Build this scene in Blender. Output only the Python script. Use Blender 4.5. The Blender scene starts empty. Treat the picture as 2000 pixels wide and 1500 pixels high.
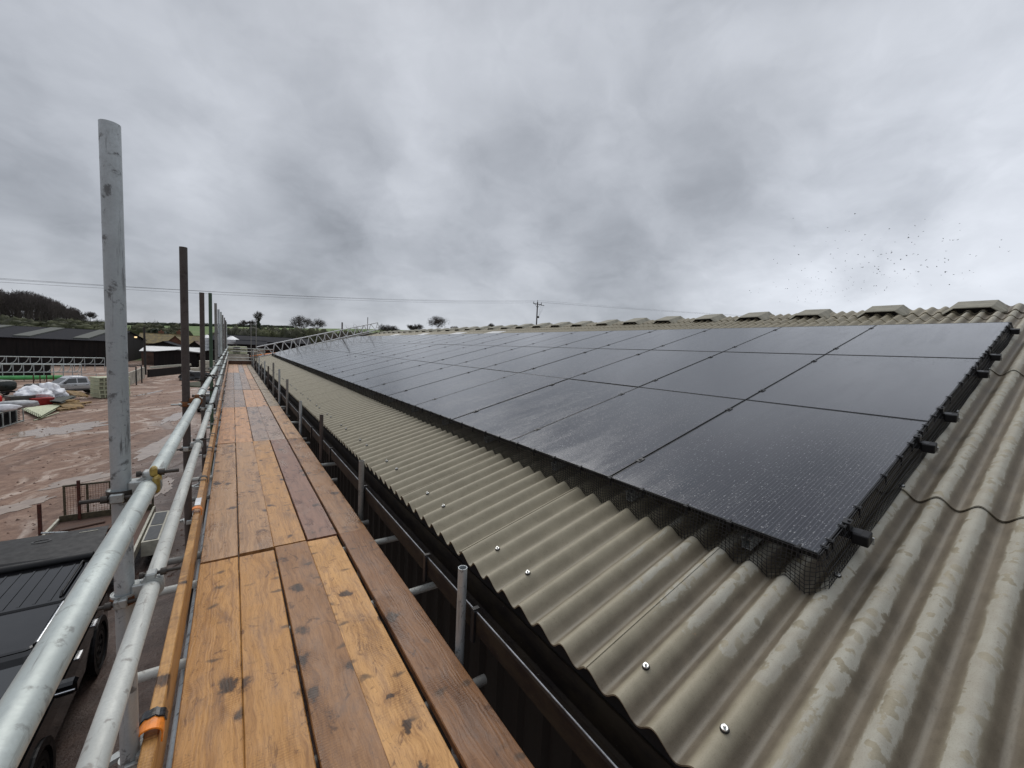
import bpy, bmesh, math, random
from mathutils import Vector, Matrix, noise as mnoise
R_ = math.radians
random.seed(7)
scene = bpy.context.scene
COL = scene.collection
PI = math.pi

# ------------------------------------------------------------------ camera
CAM = Vector((0, 0, 1.58)); F = 787.0
Xr = Vector((0.82200861, -0.56762991, 0.04580537))
Yd = Vector((-0.0077414, -0.09156506, -0.995769))
Zf = Vector((0.56942244, 0.8181761, -0.07966152))
cam = bpy.data.cameras.new('camera'); co = bpy.data.objects.new('camera', cam); COL.objects.link(co)
cam.sensor_width = 36; cam.lens = F / 2000 * 36; cam.clip_start = .05; cam.clip_end = 4000
m = Matrix((Xr, -Yd, -Zf)).transposed().to_4x4(); m.translation = CAM
co.matrix_world = m; scene.camera = co
def ray(px, py): return Xr * ((px - 1000) / F) + Yd * ((py - 750) / F) + Zf
def at(px, py, z):                       # where the line of sight through a photo pixel meets the height z
    d = ray(px, py); return CAM + d * ((z - CAM.z) / d.z)
def aty(px, py, y):
    d = ray(px, py); return CAM + d * (y / d.y)
G = -4.6                                 # yard level; the scaffold deck is z = 0

# ------------------------------------------------------------------ node helpers
class NT:
    def __init__(s, tree): s.t = tree; s.n = tree.nodes; s.l = tree.links
    def new(s, typ, **kw):
        n = s.n.new(typ)
        for k, v in kw.items(): setattr(n, k, v)
        return n
    def put(s, sock, v):
        if isinstance(v, bpy.types.NodeSocket): s.l.new(v, sock)
        elif v is not None:
            if sock.type == 'RGBA' and isinstance(v, (int, float)): v = (v, v, v, 1)
            if sock.type == 'RGBA' and not isinstance(v, (int, float)) and len(v) == 3: v = (*v, 1)
            if sock.type == 'VECTOR' and isinstance(v, (int, float)): v = (v, v, v)
            sock.default_value = v
    def math(s, op, a, b=None, c=None, clamp=False):
        n = s.new('ShaderNodeMath', operation=op); n.use_clamp = clamp
        s.put(n.inputs[0], a); s.put(n.inputs[1], b)
        if c is not None: s.put(n.inputs[2], c)
        return n.outputs[0]
    def vmath(s, op, a, b=None):
        n = s.new('ShaderNodeVectorMath', operation=op); s.put(n.inputs[0], a)
        if b is not None:
            if op == 'SCALE': s.put(n.inputs['Scale'], b)
            else: s.put(n.inputs[1], b)
        return n.outputs['Value'] if op in ('DOT_PRODUCT', 'LENGTH', 'DISTANCE') else n.outputs[0]
    def mix(s, f, a, b, blend='MIX'):
        n = s.new('ShaderNodeMix', data_type='RGBA', blend_type=blend)
        s.put(n.inputs[0], f); s.put(n.inputs[6], a); s.put(n.inputs[7], b); return n.outputs[2]
    def noise(s, v, scale=5, detail=4, rough=.55, dist=0, dim='3D'):
        n = s.new('ShaderNodeTexNoise', noise_dimensions=dim); s.put(n.inputs['Vector'], v)
        s.put(n.inputs['Scale'], scale); s.put(n.inputs['Detail'], detail); s.put(n.inputs['Roughness'], rough); s.put(n.inputs['Distortion'], dist)
        return n.outputs['Fac']
    def noisec(s, v, scale=5, detail=4):
        n = s.new('ShaderNodeTexNoise'); s.put(n.inputs['Vector'], v); s.put(n.inputs['Scale'], scale); s.put(n.inputs['Detail'], detail)
        return n.outputs['Color']
    def voro(s, v, scale=5, rnd=1, feature='F1'):
        n = s.new('ShaderNodeTexVoronoi', feature=feature); s.put(n.inputs['Vector'], v); s.put(n.inputs['Scale'], scale); s.put(n.inputs['Randomness'], rnd)
        return n.outputs['Distance'], n.outputs['Color'] if feature != 'DISTANCE_TO_EDGE' else None
    def wave(s, v, scale=5, dist=0, det=2, dscale=1, direction='X'):
        n = s.new('ShaderNodeTexWave', bands_direction=direction); s.put(n.inputs['Vector'], v); s.put(n.inputs['Scale'], scale)
        s.put(n.inputs['Distortion'], dist); s.put(n.inputs['Detail'], det); s.put(n.inputs['Detail Scale'], dscale); return n.outputs['Fac']
    def ramp(s, f, lo, hi, a=0., b=1., smooth=True):
        n = s.new('ShaderNodeMapRange', interpolation_type='SMOOTHSTEP' if smooth else 'LINEAR')
        s.put(n.inputs['Value'], f); s.put(n.inputs['From Min'], lo); s.put(n.inputs['From Max'], hi); s.put(n.inputs['To Min'], a); s.put(n.inputs['To Max'], b)
        return n.outputs['Result']
    def sep(s, v):
        n = s.new('ShaderNodeSeparateXYZ'); s.put(n.inputs[0], v); return n.outputs
    def comb(s, x, y, z):
        n = s.new('ShaderNodeCombineXYZ'); s.put(n.inputs[0], x); s.put(n.inputs[1], y); s.put(n.inputs[2], z); return n.outputs[0]
    def bump(s, h, strength=.3, dist=.01, normal=None):
        n = s.new('ShaderNodeBump'); s.put(n.inputs['Strength'], strength); s.put(n.inputs['Distance'], dist); s.put(n.inputs['Height'], h)
        if normal: s.put(n.inputs['Normal'], normal)
        return n.outputs[0]
def newmat(name):
    mt = bpy.data.materials.new(name); mt.use_nodes = True
    t = NT(mt.node_tree); b = t.n['Principled BSDF']
    return mt, t, b
def setp(t, b, base=None, rough=None, metal=None, normal=None, spec=None, **kw):
    for k, v in (('Base Color', base), ('Roughness', rough), ('Metallic', metal), ('Normal', normal), ('Specular IOR Level', spec)):
        if v is not None: t.put(b.inputs[k], v)
    for k, v in kw.items(): t.put(b.inputs[k.replace('_', ' ')], v)
def simple(name, base, rough=.5, metal=0, var=.25, scale=8, bump=0., spec=.5, stretch=(1, 1, 1)):
    mt, t, b = newmat(name)
    tc = t.new('ShaderNodeTexCoord').outputs['Object']
    v = t.vmath('MULTIPLY', tc, stretch)
    n = t.noise(v, scale, 5, .6)
    dark = tuple(c * (1 - var) for c in base); lite = tuple(min(1, c * (1 + var)) for c in base)
    c = t.mix(t.ramp(n, .3, .7), dark, lite)
    r = t.ramp(n, .3, .7, max(.02, rough - .1), min(1, rough + .1))
    nm = t.bump(t.noise(v, scale * 6, 3), bump, .01) if bump else None
    setp(t, b, c, r, metal, nm, spec)
    return mt

M = {}
M['black_metal'] = simple('black_metal', (.012, .012, .014), .45, .0, .3, 12)
M['dark_paint'] = simple('dark_paint', (.003, .003, .004), .09, .0, .2, 3, spec=.55)
M['roof_glass'] = simple('roof_glass', (.004, .004, .005), .08, .0, .2, 3, spec=.6)
M['car_glass'] = simple('car_glass', (.01, .013, .015), .1, 0, .2, 3, spec=1.)
M['silver_paint'] = simple('silver_paint', (.46, .47, .49), .3, .25, .1, 2)
M['chrome'] = simple('chrome', (.75, .76, .78), .18, .9, .1, 5)
M['tyre'] = simple('tyre', (.012, .011, .010), .8, 0, .3, 10)
M['rim'] = simple('rim', (.25, .25, .26), .35, .7, .2, 8)
M['plastic_black'] = simple('plastic_black', (.008, .008, .009), .5, 0, .3, 9, spec=.3)
M['red_rust'] = simple('red_rust', (.075, .022, .014), .8, 0, .5, 14, .3)
M['rust'] = simple('rust', (.17, .065, .026), .85, 0, .5, 20, .4)
M['olive_steel'] = simple('olive_steel', (.075, .06, .035), .7, .1, .4, 14)
M['cream_paint'] = simple('cream_paint', (.46, .44, .36), .5, 0, .2, 6)
M['dark_timber'] = simple('dark_timber', (.011, .0085, .008), .9, 0, .6, 3, .3, .3, (1, 1, .1))
M['dark_roof'] = simple('dark_roof', (.024, .0245, .029), .9, 0, .3, 1.2, spec=.1)
M['skylight'] = simple('skylight', (.095, .10, .09), .7, 0, .2, 2, spec=.15)
M['white_roof'] = simple('white_roof', (.62, .62, .61), .5, 0, .12, .6)
M['tile_roof'] = simple('tile_roof', (.15, .115, .05), .85, 0, .45, 1.1, .4)
M['tile_roof_red'] = simple('tile_roof_red', (.13, .055, .035), .85, 0, .45, 2)
M['brick'] = simple('brick', (.17, .075, .045), .85, 0, .3, 3)
M['brown_wall'] = simple('brown_wall', (.10, .06, .045), .85, 0, .4, .8)
M['concrete'] = simple('concrete', (.33, .31, .26), .75, 0, .3, 1.2, .2)
M['green_plastic'] = simple('green_plastic', (.07, .32, .09), .5, 0, .2, 2)
M['pale_green'] = simple('pale_green', (.42, .44, .30), .6, 0, .2, 1.5)
M['white_bag'] = simple('white_bag', (.72, .73, .76), .6, 0, .15, 4, .4)
M['grey_bag'] = simple('grey_bag', (.36, .37, .38), .45, 0, .3, 4, .3)
M['red_plastic'] = simple('red_plastic', (.30, .025, .022), .45, 0, .2, 4)
M['bright_red'] = simple('bright_red', (.62, .025, .02), .4, 0, .1, 4)
M['yellow'] = simple('yellow', (.55, .38, .02), .5, 0, .2, 4)
M['orange_paint'] = simple('orange_paint', (.75, .22, .02), .35, 0, .25, 25)
M['tape'] = simple('tape', (.012, .012, .014), .25, 0, .5, 40)
M['pallet_wood'] = simple('pallet_wood', (.34, .23, .11), .75, 0, .3, 3, .2)
M['bark'] = simple('bark', (.062, .052, .046), .9, 0, .4, 3)
M['bark_pale'] = simple('bark_pale', (.10, .085, .07), .9, 0, .4, 1)
M['wood_twig'] = simple('wood_twig', (.062, .048, .046), .9, 0, .5, .08)
M['ivy'] = simple('ivy', (.016, .024, .011), .7, 0, .5, 1)
M['hedge'] = simple('hedge', (.045, .048, .022), .9, 0, .6, .15)
M['hedge_dark'] = simple('hedge_dark', (.02, .027, .014), .9, 0, .6, .3)
M['white_metal'] = simple('white_metal', (.62, .63, .64), .5, .1, .15, 2)
M['pole_wood'] = simple('pole_wood', (.03, .026, .023), .85, 0, .4, 2)
M['wire'] = simple('wire', (.06, .06, .065), .5, .3, .1, 2)
M['bird'] = simple('bird', (.035, .034, .035), .7, 0, .2, 10)
M['bolt_steel'] = simple('bolt_steel', (.62, .63, .62), .3, .8, .1, 40)
M['rubber'] = simple('rubber', (.01, .01, .01), .6, 0, .2, 30)
M['grey_pad'] = simple('grey_pad', (.05, .055, .06), .6, 0, .2, 12)
M['blue_tarp'] = simple('blue_tarp', (.03, .05, .09), .5, 0, .4, 6)

def mat_tube(name, base, stain, rough=.42, metal=.35, amount=.5, axis=(60, 3, 60)):
    mt, t, b = newmat(name)
    tc = t.new('ShaderNodeTexCoord').outputs['Object']; rnd = t.new('ShaderNodeObjectInfo').outputs['Random']
    v = t.vmath('ADD', tc, t.vmath('MULTIPLY', t.comb(rnd, rnd, rnd), (7, 11, 13)))
    fine = t.noise(v, 160, 3, .6)
    spots = t.noise(t.vmath('MULTIPLY', v, (1, 1, 1)), 22, 6, .68, .4)
    longi = t.noise(t.vmath('MULTIPLY', v, (60, 60, 60)), 1, 2, .5)
    scr = t.voro(t.vmath('MULTIPLY', v, (26, 26, 26)), 1)[0]
    m1 = t.ramp(spots, .56, .66, 0, amount)
    m2 = t.math('MULTIPLY', t.ramp(scr, .09, .03), t.ramp(longi, .5, .6, 0, .8))
    mm = t.math('MAXIMUM', m1, m2)
    big = t.noise(v, 3.2, 4, .6)
    streak = t.noise(t.vmath('MULTIPLY', v, axis), 1, 5, .7, .3)
    m3 = t.math('MULTIPLY', t.ramp(streak, .57, .66, 0, amount * 1.1), t.ramp(t.noise(v, 4.5, 3), .42, .58))
    mm = t.math('MAXIMUM', mm, m3)
    c = t.mix(t.ramp(big, .3, .7), tuple(x * .82 for x in base), tuple(min(1, x * 1.12) for x in base))
    c = t.mix(t.ramp(fine, .35, .7, 0, .35), c, tuple(x * .7 for x in base))
    c = t.mix(mm, c, stain)
    setp(t, b, c, t.ramp(spots, .3, .7, rough - .08, rough + .15), metal, t.bump(spots, .12, .004), .5)
    return mt
M['galv'] = mat_tube('galv', (.49, .535, .515), (.17, .17, .16), .42, .35, .72)
M['galv_pale'] = mat_tube('galv_pale', (.53, .54, .505), (.24, .22, .20), .5, .15, .75)
M['galv_grey'] = mat_tube('galv_grey', (.40, .43, .44), (.10, .10, .10), .42, .4, .85, (70, 70, 4))
M['tube_rusty'] = mat_tube('tube_rusty', (.070, .056, .050), (.03, .02, .018), .6, .2, .6)
M['tube_green'] = mat_tube('tube_green', (.045, .085, .05), (.05, .05, .05), .55, .1, .6)
M['tube_weathered'] = mat_tube('tube_weathered', (.22, .215, .20), (.09, .085, .08), .55, .25, .7)
M['coupler_steel'] = mat_tube('coupler_steel', (.42, .44, .43), (.10, .08, .06), .4, .5, .6)
M['coupler_rusty'] = mat_tube('coupler_rusty', (.20, .075, .022), (.05, .03, .02), .7, .1, .6)
M['coupler_dark'] = mat_tube('coupler_dark', (.05, .042, .036), (.015, .012, .01), .5, .3, .5)

def mat_wood(name):
    mt, t, b = newmat(name)
    tc = t.new('ShaderNodeTexCoord').outputs['Object']; oi = t.new('ShaderNodeObjectInfo')
    rnd = oi.outputs['Random']; oc = oi.outputs['Color']; wet = oi.outputs['Alpha']
    off = t.comb(t.math('MULTIPLY', rnd, 37.3), t.math('MULTIPLY', rnd, 91.7), t.math('MULTIPLY', rnd, 13.1))
    v = t.vmath('ADD', tc, off)
    warp = t.vmath('SCALE', t.vmath('SUBTRACT', t.noisec(v, 3.5, 3), (.5, .5, .5)), .10)
    warp2 = t.vmath('SCALE', t.vmath('SUBTRACT', t.noisec(v, 16, 4), (.5, .5, .5)), .045)
    vw = t.vmath('ADD', v, warp)
    # knots: irregular dark blots, a paler disturbed halo round each, some drawn out across the board
    kv = t.vmath('MULTIPLY', t.vmath('ADD', vw, t.vmath('SCALE', warp2, 1.6)), (6.2, 5.0, .6))
    kd, kc = t.voro(kv, 1); ks = t.sep(kc)
    kd = t.math('ADD', kd, t.math('MULTIPLY', t.math('SUBTRACT', t.noise(t.vmath('MULTIPLY', v, (1, .6, 1)), 48, 5, .7), .5), .34))
    on = t.ramp(ks[0], .30, .36)
    ksz = t.math('MULTIPLY_ADD', ks[1], .24, .12)
    knot = t.math('MULTIPLY', t.ramp(kd, ksz, t.math('MULTIPLY', ksz, .55)), on)
    halo = t.math('MULTIPLY', t.ramp(kd, .46, .08), on)
    kv2 = t.vmath('MULTIPLY', t.vmath('ADD', v, t.vmath('SCALE', warp2, 1.5)), (7, 13, .6)); kd2, kc2 = t.voro(kv2, 1)
    smear = t.math('MULTIPLY', t.ramp(kd2, .32, .08), t.ramp(t.sep(kc2)[0], .70, .74))
    # growth rings pulled into long arches and bent round the knots
    gv = t.vmath('MULTIPLY', t.vmath('ADD', v, t.vmath('ADD', t.vmath('SCALE', warp, .35), t.vmath('SCALE', t.comb(1, 0, 0), t.math('MULTIPLY', halo, .022)))), (1, .05, 1))
    rn = t.noise(gv, 7, 2, .4)
    ring = t.math('MULTIPLY_ADD', t.math('SINE', t.math('MULTIPLY', rn, 95)), .5, .5)
    fibre = t.noise(t.vmath('MULTIPLY', vw, (130, 4, 40)), 1, 5, .68)
    band = t.noise(t.vmath('MULTIPLY', vw, (26, .9, 10)), 1, 4, .6)
    pores = t.noise(t.vmath('MULTIPLY', v, (420, 22, 60)), 1, 2, .6)
    sawmask = t.ramp(t.noise(t.vmath('MULTIPLY', v, (4, 2.2, 1)), 1, 3), .48, .62)
    saw = t.math('MULTIPLY', t.wave(t.vmath('ADD', v, t.vmath('SCALE', warp, .6)), 24, 1.6, 2, 8, 'Y'), sawmask)
    blotch = t.noise(t.vmath('MULTIPLY', v, (7, 2.6, 1)), 1, 6, .66, .6)
    grime = t.noise(t.vmath('MULTIPLY', v, (13, 7, 1)), 1, 6, .7, 1.2)
    speck = t.noise(v, 85, 3, .7)
    c = t.mix(t.math('MULTIPLY', ring, t.ramp(band, .3, .65, .08, .30)), oc, t.mix(1, oc, (.46, .37, .30), 'MULTIPLY'))
    c = t.mix(t.ramp(band, .48, .70, 0, .42), c, t.mix(1, c, (.48, .40, .34), 'MULTIPLY'))
    c = t.mix(t.ramp(fibre, .42, .72, 0, .46), c, t.mix(1, c, (.42, .34, .28), 'MULTIPLY'))
    c = t.mix(t.ramp(pores, .52, .72, 0, .40), c, t.mix(1, c, (.35, .30, .26), 'MULTIPLY'))
    c = t.mix(t.math('MULTIPLY', saw, .32), c, t.mix(1, c, (.42, .34, .28), 'MULTIPLY'))
    c = t.mix(t.ramp(blotch, .50, .70, 0, .52), c, t.mix(1, c, (.36, .29, .25), 'MULTIPLY'))
    c = t.mix(t.ramp(grime, .57, .68, 0, .78), c, t.mix(1, c, (.27, .20, .155), 'MULTIPLY'))
    c = t.mix(t.ramp(speck, .60, .72, 0, .5), c, (.05, .03, .02))
    c = t.mix(t.math('MULTIPLY', halo, .35), c, t.mix(1, c, (.45, .33, .25), 'MULTIPLY'))
    c = t.mix(t.math('MULTIPLY', smear, .75), c, (.045, .026, .015))
    c = t.mix(t.math('MULTIPLY', knot, .94), c, t.mix(t.ramp(fibre, .4, .6), (.020, .0105, .006), (.060, .028, .014)))
    h = t.math('ADD', t.math('MULTIPLY', fibre, .7), t.math('ADD', t.math('MULTIPLY', saw, .7), t.math('SUBTRACT', t.math('MULTIPLY', ring, .25), t.math('MULTIPLY', knot, .3))))
    nm = t.bump(h, .4, .004)
    rg = t.math('SUBTRACT', t.ramp(blotch, .35, .7, .56, .36), t.math('MULTIPLY', wet, .20))
    setp(t, b, c, rg, 0, nm, t.math('MULTIPLY_ADD', wet, .34, .24))
    return mt
M['wood'] = mat_wood('wood')

CY0, PITCH = 2.166, .1465                # a crest of the corrugated sheets, and their pitch
def mat_fibre():
    mt, t, b = newmat('fibre_cement')
    p = t.new('ShaderNodeNewGeometry').outputs['Position']; s = t.sep(p)
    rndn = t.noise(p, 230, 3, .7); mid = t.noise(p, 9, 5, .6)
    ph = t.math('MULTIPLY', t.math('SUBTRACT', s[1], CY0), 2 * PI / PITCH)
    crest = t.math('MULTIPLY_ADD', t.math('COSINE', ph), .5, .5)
    sv = t.vmath('MULTIPLY', p, (2.4, 9, 2.4))
    edge = t.noise(sv, 1.8, 7, .72, .5)
    drips = t.noise(t.vmath('MULTIPLY', p, (7, 7, 7)), 3, 3, .5)
    # how far the rain has been kept off: dry crests low down near the close end of the array
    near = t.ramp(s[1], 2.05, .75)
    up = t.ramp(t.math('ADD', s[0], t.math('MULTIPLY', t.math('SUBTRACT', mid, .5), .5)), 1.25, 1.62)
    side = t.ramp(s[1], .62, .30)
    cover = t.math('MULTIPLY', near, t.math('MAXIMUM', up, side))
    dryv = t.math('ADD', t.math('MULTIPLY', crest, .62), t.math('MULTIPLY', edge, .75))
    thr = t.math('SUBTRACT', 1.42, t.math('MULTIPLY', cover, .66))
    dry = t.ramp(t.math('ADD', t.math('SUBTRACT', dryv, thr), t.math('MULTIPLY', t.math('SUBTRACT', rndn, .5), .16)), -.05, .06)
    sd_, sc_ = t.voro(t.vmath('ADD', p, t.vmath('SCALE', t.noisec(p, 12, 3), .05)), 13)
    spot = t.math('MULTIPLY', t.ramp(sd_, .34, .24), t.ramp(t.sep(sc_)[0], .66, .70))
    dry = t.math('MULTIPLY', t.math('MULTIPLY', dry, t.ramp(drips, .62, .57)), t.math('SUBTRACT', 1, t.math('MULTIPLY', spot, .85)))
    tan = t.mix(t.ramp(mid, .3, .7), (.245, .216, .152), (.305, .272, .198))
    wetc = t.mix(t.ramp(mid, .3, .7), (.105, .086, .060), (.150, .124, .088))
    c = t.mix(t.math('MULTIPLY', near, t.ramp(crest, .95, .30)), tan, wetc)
    valley_glint = t.math('MULTIPLY', t.ramp(t.math('ADD', crest, t.math('MULTIPLY', edge, .12)), .13, .05), t.ramp(edge, .35, .6, .3, 1))
    c = t.mix(t.math('MULTIPLY', valley_glint, .55), c, (.29, .265, .215))  # painted pale line along valley bottoms, for sky reflected in the water
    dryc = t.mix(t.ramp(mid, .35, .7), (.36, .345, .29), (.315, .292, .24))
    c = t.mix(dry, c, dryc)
    lich = t.math('MULTIPLY', t.ramp(t.noise(p, 26, 4, .7), .70, .76), .5)
    c = t.mix(lich, c, (.36, .22, .12))
    c = t.mix(t.ramp(rndn, .45, .75, 0, .42), c, t.mix(1, c, (.62, .60, .55), 'MULTIPLY'))
    c = t.mix(t.ramp(t.noise(p, 55, 2), .66, .72, 0, .35), c, t.mix(1, c, (.55, .5, .45), 'MULTIPLY'))
    rg = t.mix(dry, t.ramp(mid, .3, .7, .5, .62), .88)
    setp(t, b, c, rg, 0, t.bump(t.math('ADD', rndn, t.math('MULTIPLY', mid, .6)), .22, .004), .4)
    return mt
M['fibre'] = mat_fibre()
M['fibre_plain'] = simple('fibre_plain', (.235, .222, .175), .8, 0, .22, 7, .25)

def mat_panel():
    mt, t, b = newmat('panel_glass')
    tc = t.new('ShaderNodeTexCoord').outputs['Object']; s = t.sep(tc)          # x up the slope, y along the roof
    rnd = t.new('ShaderNodeObjectInfo').outputs['Random']
    pos = t.new('ShaderNodeNewGeometry').outputs['Position']
    fr = t.math('FRACT', t.math('DIVIDE', s[1], .0190))
    line = t.ramp(t.math('ABSOLUTE', t.math('SUBTRACT', fr, .5)), .17, .06)
    dash = t.ramp(t.math('ABSOLUTE', t.math('SUBTRACT', t.math('FRACT', t.math('DIVIDE', s[0], .0135)), .5)), .45, .3)
    line = t.math('MULTIPLY', line, t.math('MULTIPLY_ADD', dash, .5, .5))
    cellg = t.math('ABSOLUTE', t.math('SUBTRACT', t.math('FRACT', t.math('DIVIDE', s[0], .0935)), .5))
    gap = t.ramp(cellg, .488, .497)
    c = t.mix(line, (.0045, .0045, .0075), (.052, .053, .062))
    c = t.mix(t.math('MULTIPLY', gap, .7), c, (.002, .002, .003))
    # rain: drops of mixed size, thinner where runs have washed them off
    run = t.noise(t.vmath('MULTIPLY', pos, (1.4, 6, 1.4)), 1, 4, .6, .5)
    dens = t.ramp(run, .30, .70, .10, .38)
    hs = []
    for sc, rad in ((46, .30), (80, .34), (62, .30)):
        d, cc = t.voro(t.vmath('MULTIPLY', pos, (1, 1.25, 1)), sc); r = t.sep(cc)
        keep = t.math('LESS_THAN', r[0], t.math('ADD', dens, .06 if sc != 46 else -.06))
        hs.append(t.math('MULTIPLY', t.ramp(d, t.math('MULTIPLY_ADD', r[1], rad * .7, rad * .45), .0), keep))
    h = t.math('MAXIMUM', t.math('MAXIMUM', hs[0], t.math('MULTIPLY', hs[1], .6)), hs[2])
    film = t.noise(pos, 24, 4, .6)
    nm = t.bump(t.math('ADD', h, t.math('MULTIPLY', film, .03)), .9, .0021)
    rg = t.math('ADD', t.ramp(run, .35, .7, .08, .20), t.math('MULTIPLY', rnd, .03))
    setp(t, b, c, rg, 0, nm, .9, Coat_Weight=.42, Coat_Roughness=.06); t.put(b.inputs['Coat IOR'], 1.6); t.put(b.inputs['Coat Normal'], nm); t.put(b.inputs['Specular Tint'], (.90, .93, 1.0, 1))
    return mt
M['panel_glass'] = mat_panel()
M['panel_frame'] = simple('panel_frame', (.006, .006, .007), .3, .2, .2, 10)

def mat_clad():
    mt, t, b = newmat('dark_cladding')
    p = t.new('ShaderNodeNewGeometry').outputs['Position']
    n = t.noise(t.vmath('MULTIPLY', p, (3, 14, 1.2)), 1, 5, .6)
    c = t.mix(t.ramp(n, .3, .7), (.008, .0075, .0068), (.020, .0185, .016))
    setp(t, b, c, t.ramp(n, .3, .7, .55, .75), 0, None, .35); return mt
M['cladding'] = mat_clad()
def mat_gutter():
    mt, t, b = newmat('gutter_paint')
    p = t.new('ShaderNodeNewGeometry').outputs['Position']
    n = t.noise(t.vmath('MULTIPLY', p, (14, 5, 14)), 1, 6, .65); n2 = t.noise(p, 38, 4, .7)
    c = t.mix(t.ramp(n, .35, .65), (.010, .0062, .0056), (.028, .020, .0125))
    c = t.mix(t.ramp(n2, .70, .74), c, (.22, .21, .18))
    setp(t, b, c, .7, 0, t.bump(n2, .2, .003), .25); return mt
M['gutter'] = mat_gutter()
def mat_rim():
    return simple('gutter_rim', (.20, .21, .23), .4, .3, .5, 14)
M['gutter_rim'] = mat_rim()

def mat_mud():
    mt, t, b = newmat('mud')
    p = t.new('ShaderNodeNewGeometry').outputs['Position']; s = t.sep(p)
    w = t.vmath('SCALE', t.vmath('SUBTRACT', t.noisec(p, .09, 3), (.5, .5, .5)), 14)
    q = t.vmath('ADD', p, w)
    rot = t.new('ShaderNodeMapping'); t.put(rot.inputs['Vector'], q); rot.inputs['Rotation'].default_value = (0, 0, R_(24))
    tr = t.noise(t.vmath('MULTIPLY', rot.outputs[0], (1.05, .085, 1)), 1, 5, .62, .4)
    big = t.noise(p, .11, 5, .6); fine = t.noise(p, 2.2, 6, .72); grit = t.noise(p, 14, 3, .7)
    c = t.mix(t.ramp(fine, .3, .7), (.155, .090, .064), (.265, .168, .120))
    pale = t.math('MULTIPLY', t.ramp(tr, .46, .68), t.ramp(big, .36, .52, .25, 1))
    c = t.mix(t.math('MULTIPLY', pale, .85), c, t.mix(t.ramp(fine, .35, .65), (.37, .275, .215), (.50, .395, .32)))
    rutm = t.ramp(t.noise(t.vmath('MULTIPLY', rot.outputs[0], (.5, .06, 1)), 1, 3), .50, .60)
    rut = t.math('MULTIPLY', t.wave(t.vmath('ADD', rot.outputs[0], t.vmath('SCALE', t.noisec(p, .7, 3), .5)), .16, .8, 3, 2), rutm)
    c = t.mix(t.math('MULTIPLY', rut, .55), c, (.085, .045, .032))
    dk = t.ramp(t.noise(t.vmath('MULTIPLY', rot.outputs[0], (1.6, .3, 1)), 1, 5, .66), .60, .70)
    c = t.mix(t.math('MULTIPLY', dk, .75), c, (.060, .031, .024))
    c = t.mix(t.ramp(grit, .56, .72, 0, .6), c, (.075, .042, .03))
    nearb = t.ramp(s[0], -6.5, -2.2)                     # darker, smoother ground along the foot of the scaffold
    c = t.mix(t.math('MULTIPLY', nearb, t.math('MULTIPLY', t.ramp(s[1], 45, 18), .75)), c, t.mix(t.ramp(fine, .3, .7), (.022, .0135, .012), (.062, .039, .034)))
    gm = t.ramp(t.math('ADD', s[1], t.math('MULTIPLY', big, 14)), 128, 146)
    gcol = t.mix(t.ramp(t.noise(p, .05, 4), .35, .65), (.080, .150, .030), (.125, .165, .050))
    gcol = t.mix(t.ramp(fine, .4, .7, 0, .4), gcol, (.05, .06, .025))
    c = t.mix(gm, c, gcol)
    wetr = t.math('MULTIPLY', t.math('ADD', pale, t.math('MULTIPLY', nearb, .6)), t.math('SUBTRACT', 1, gm))
    rg = t.ramp(wetr, 0, 1, .82, .38)
    nm = t.bump(t.math('ADD', t.math('SUBTRACT', t.math('MULTIPLY', tr, 1.2), t.math('MULTIPLY', rut, .8)), t.math('ADD', fine, t.math('MULTIPLY', grit, .25))), .7, .12)
    setp(t, b, c, rg, 0, nm, .4); return mt
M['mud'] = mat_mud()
def mat_puddle():
    mt, t, b = newmat('puddle_water')
    p = t.new('ShaderNodeNewGeometry').outputs['Position']
    n = t.noise(p, 3, 4); c = t.mix(t.ramp(n, .35, .65), (.25, .185, .14), (.32, .245, .19))
    setp(t, b, c, .12, 0, t.bump(t.noise(p, 9, 3), .05, .01), .5); return mt
M['puddle'] = mat_puddle()
mt, t, b = newmat('lamp_glow'); setp(t, b, (.9, .7, .4), .4); t.put(b.inputs['Emission Color'], (1, .72, .38, 1)); b.inputs['Emission Strength'].default_value = 1.3
M['lamp_glow'] = mt

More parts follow.
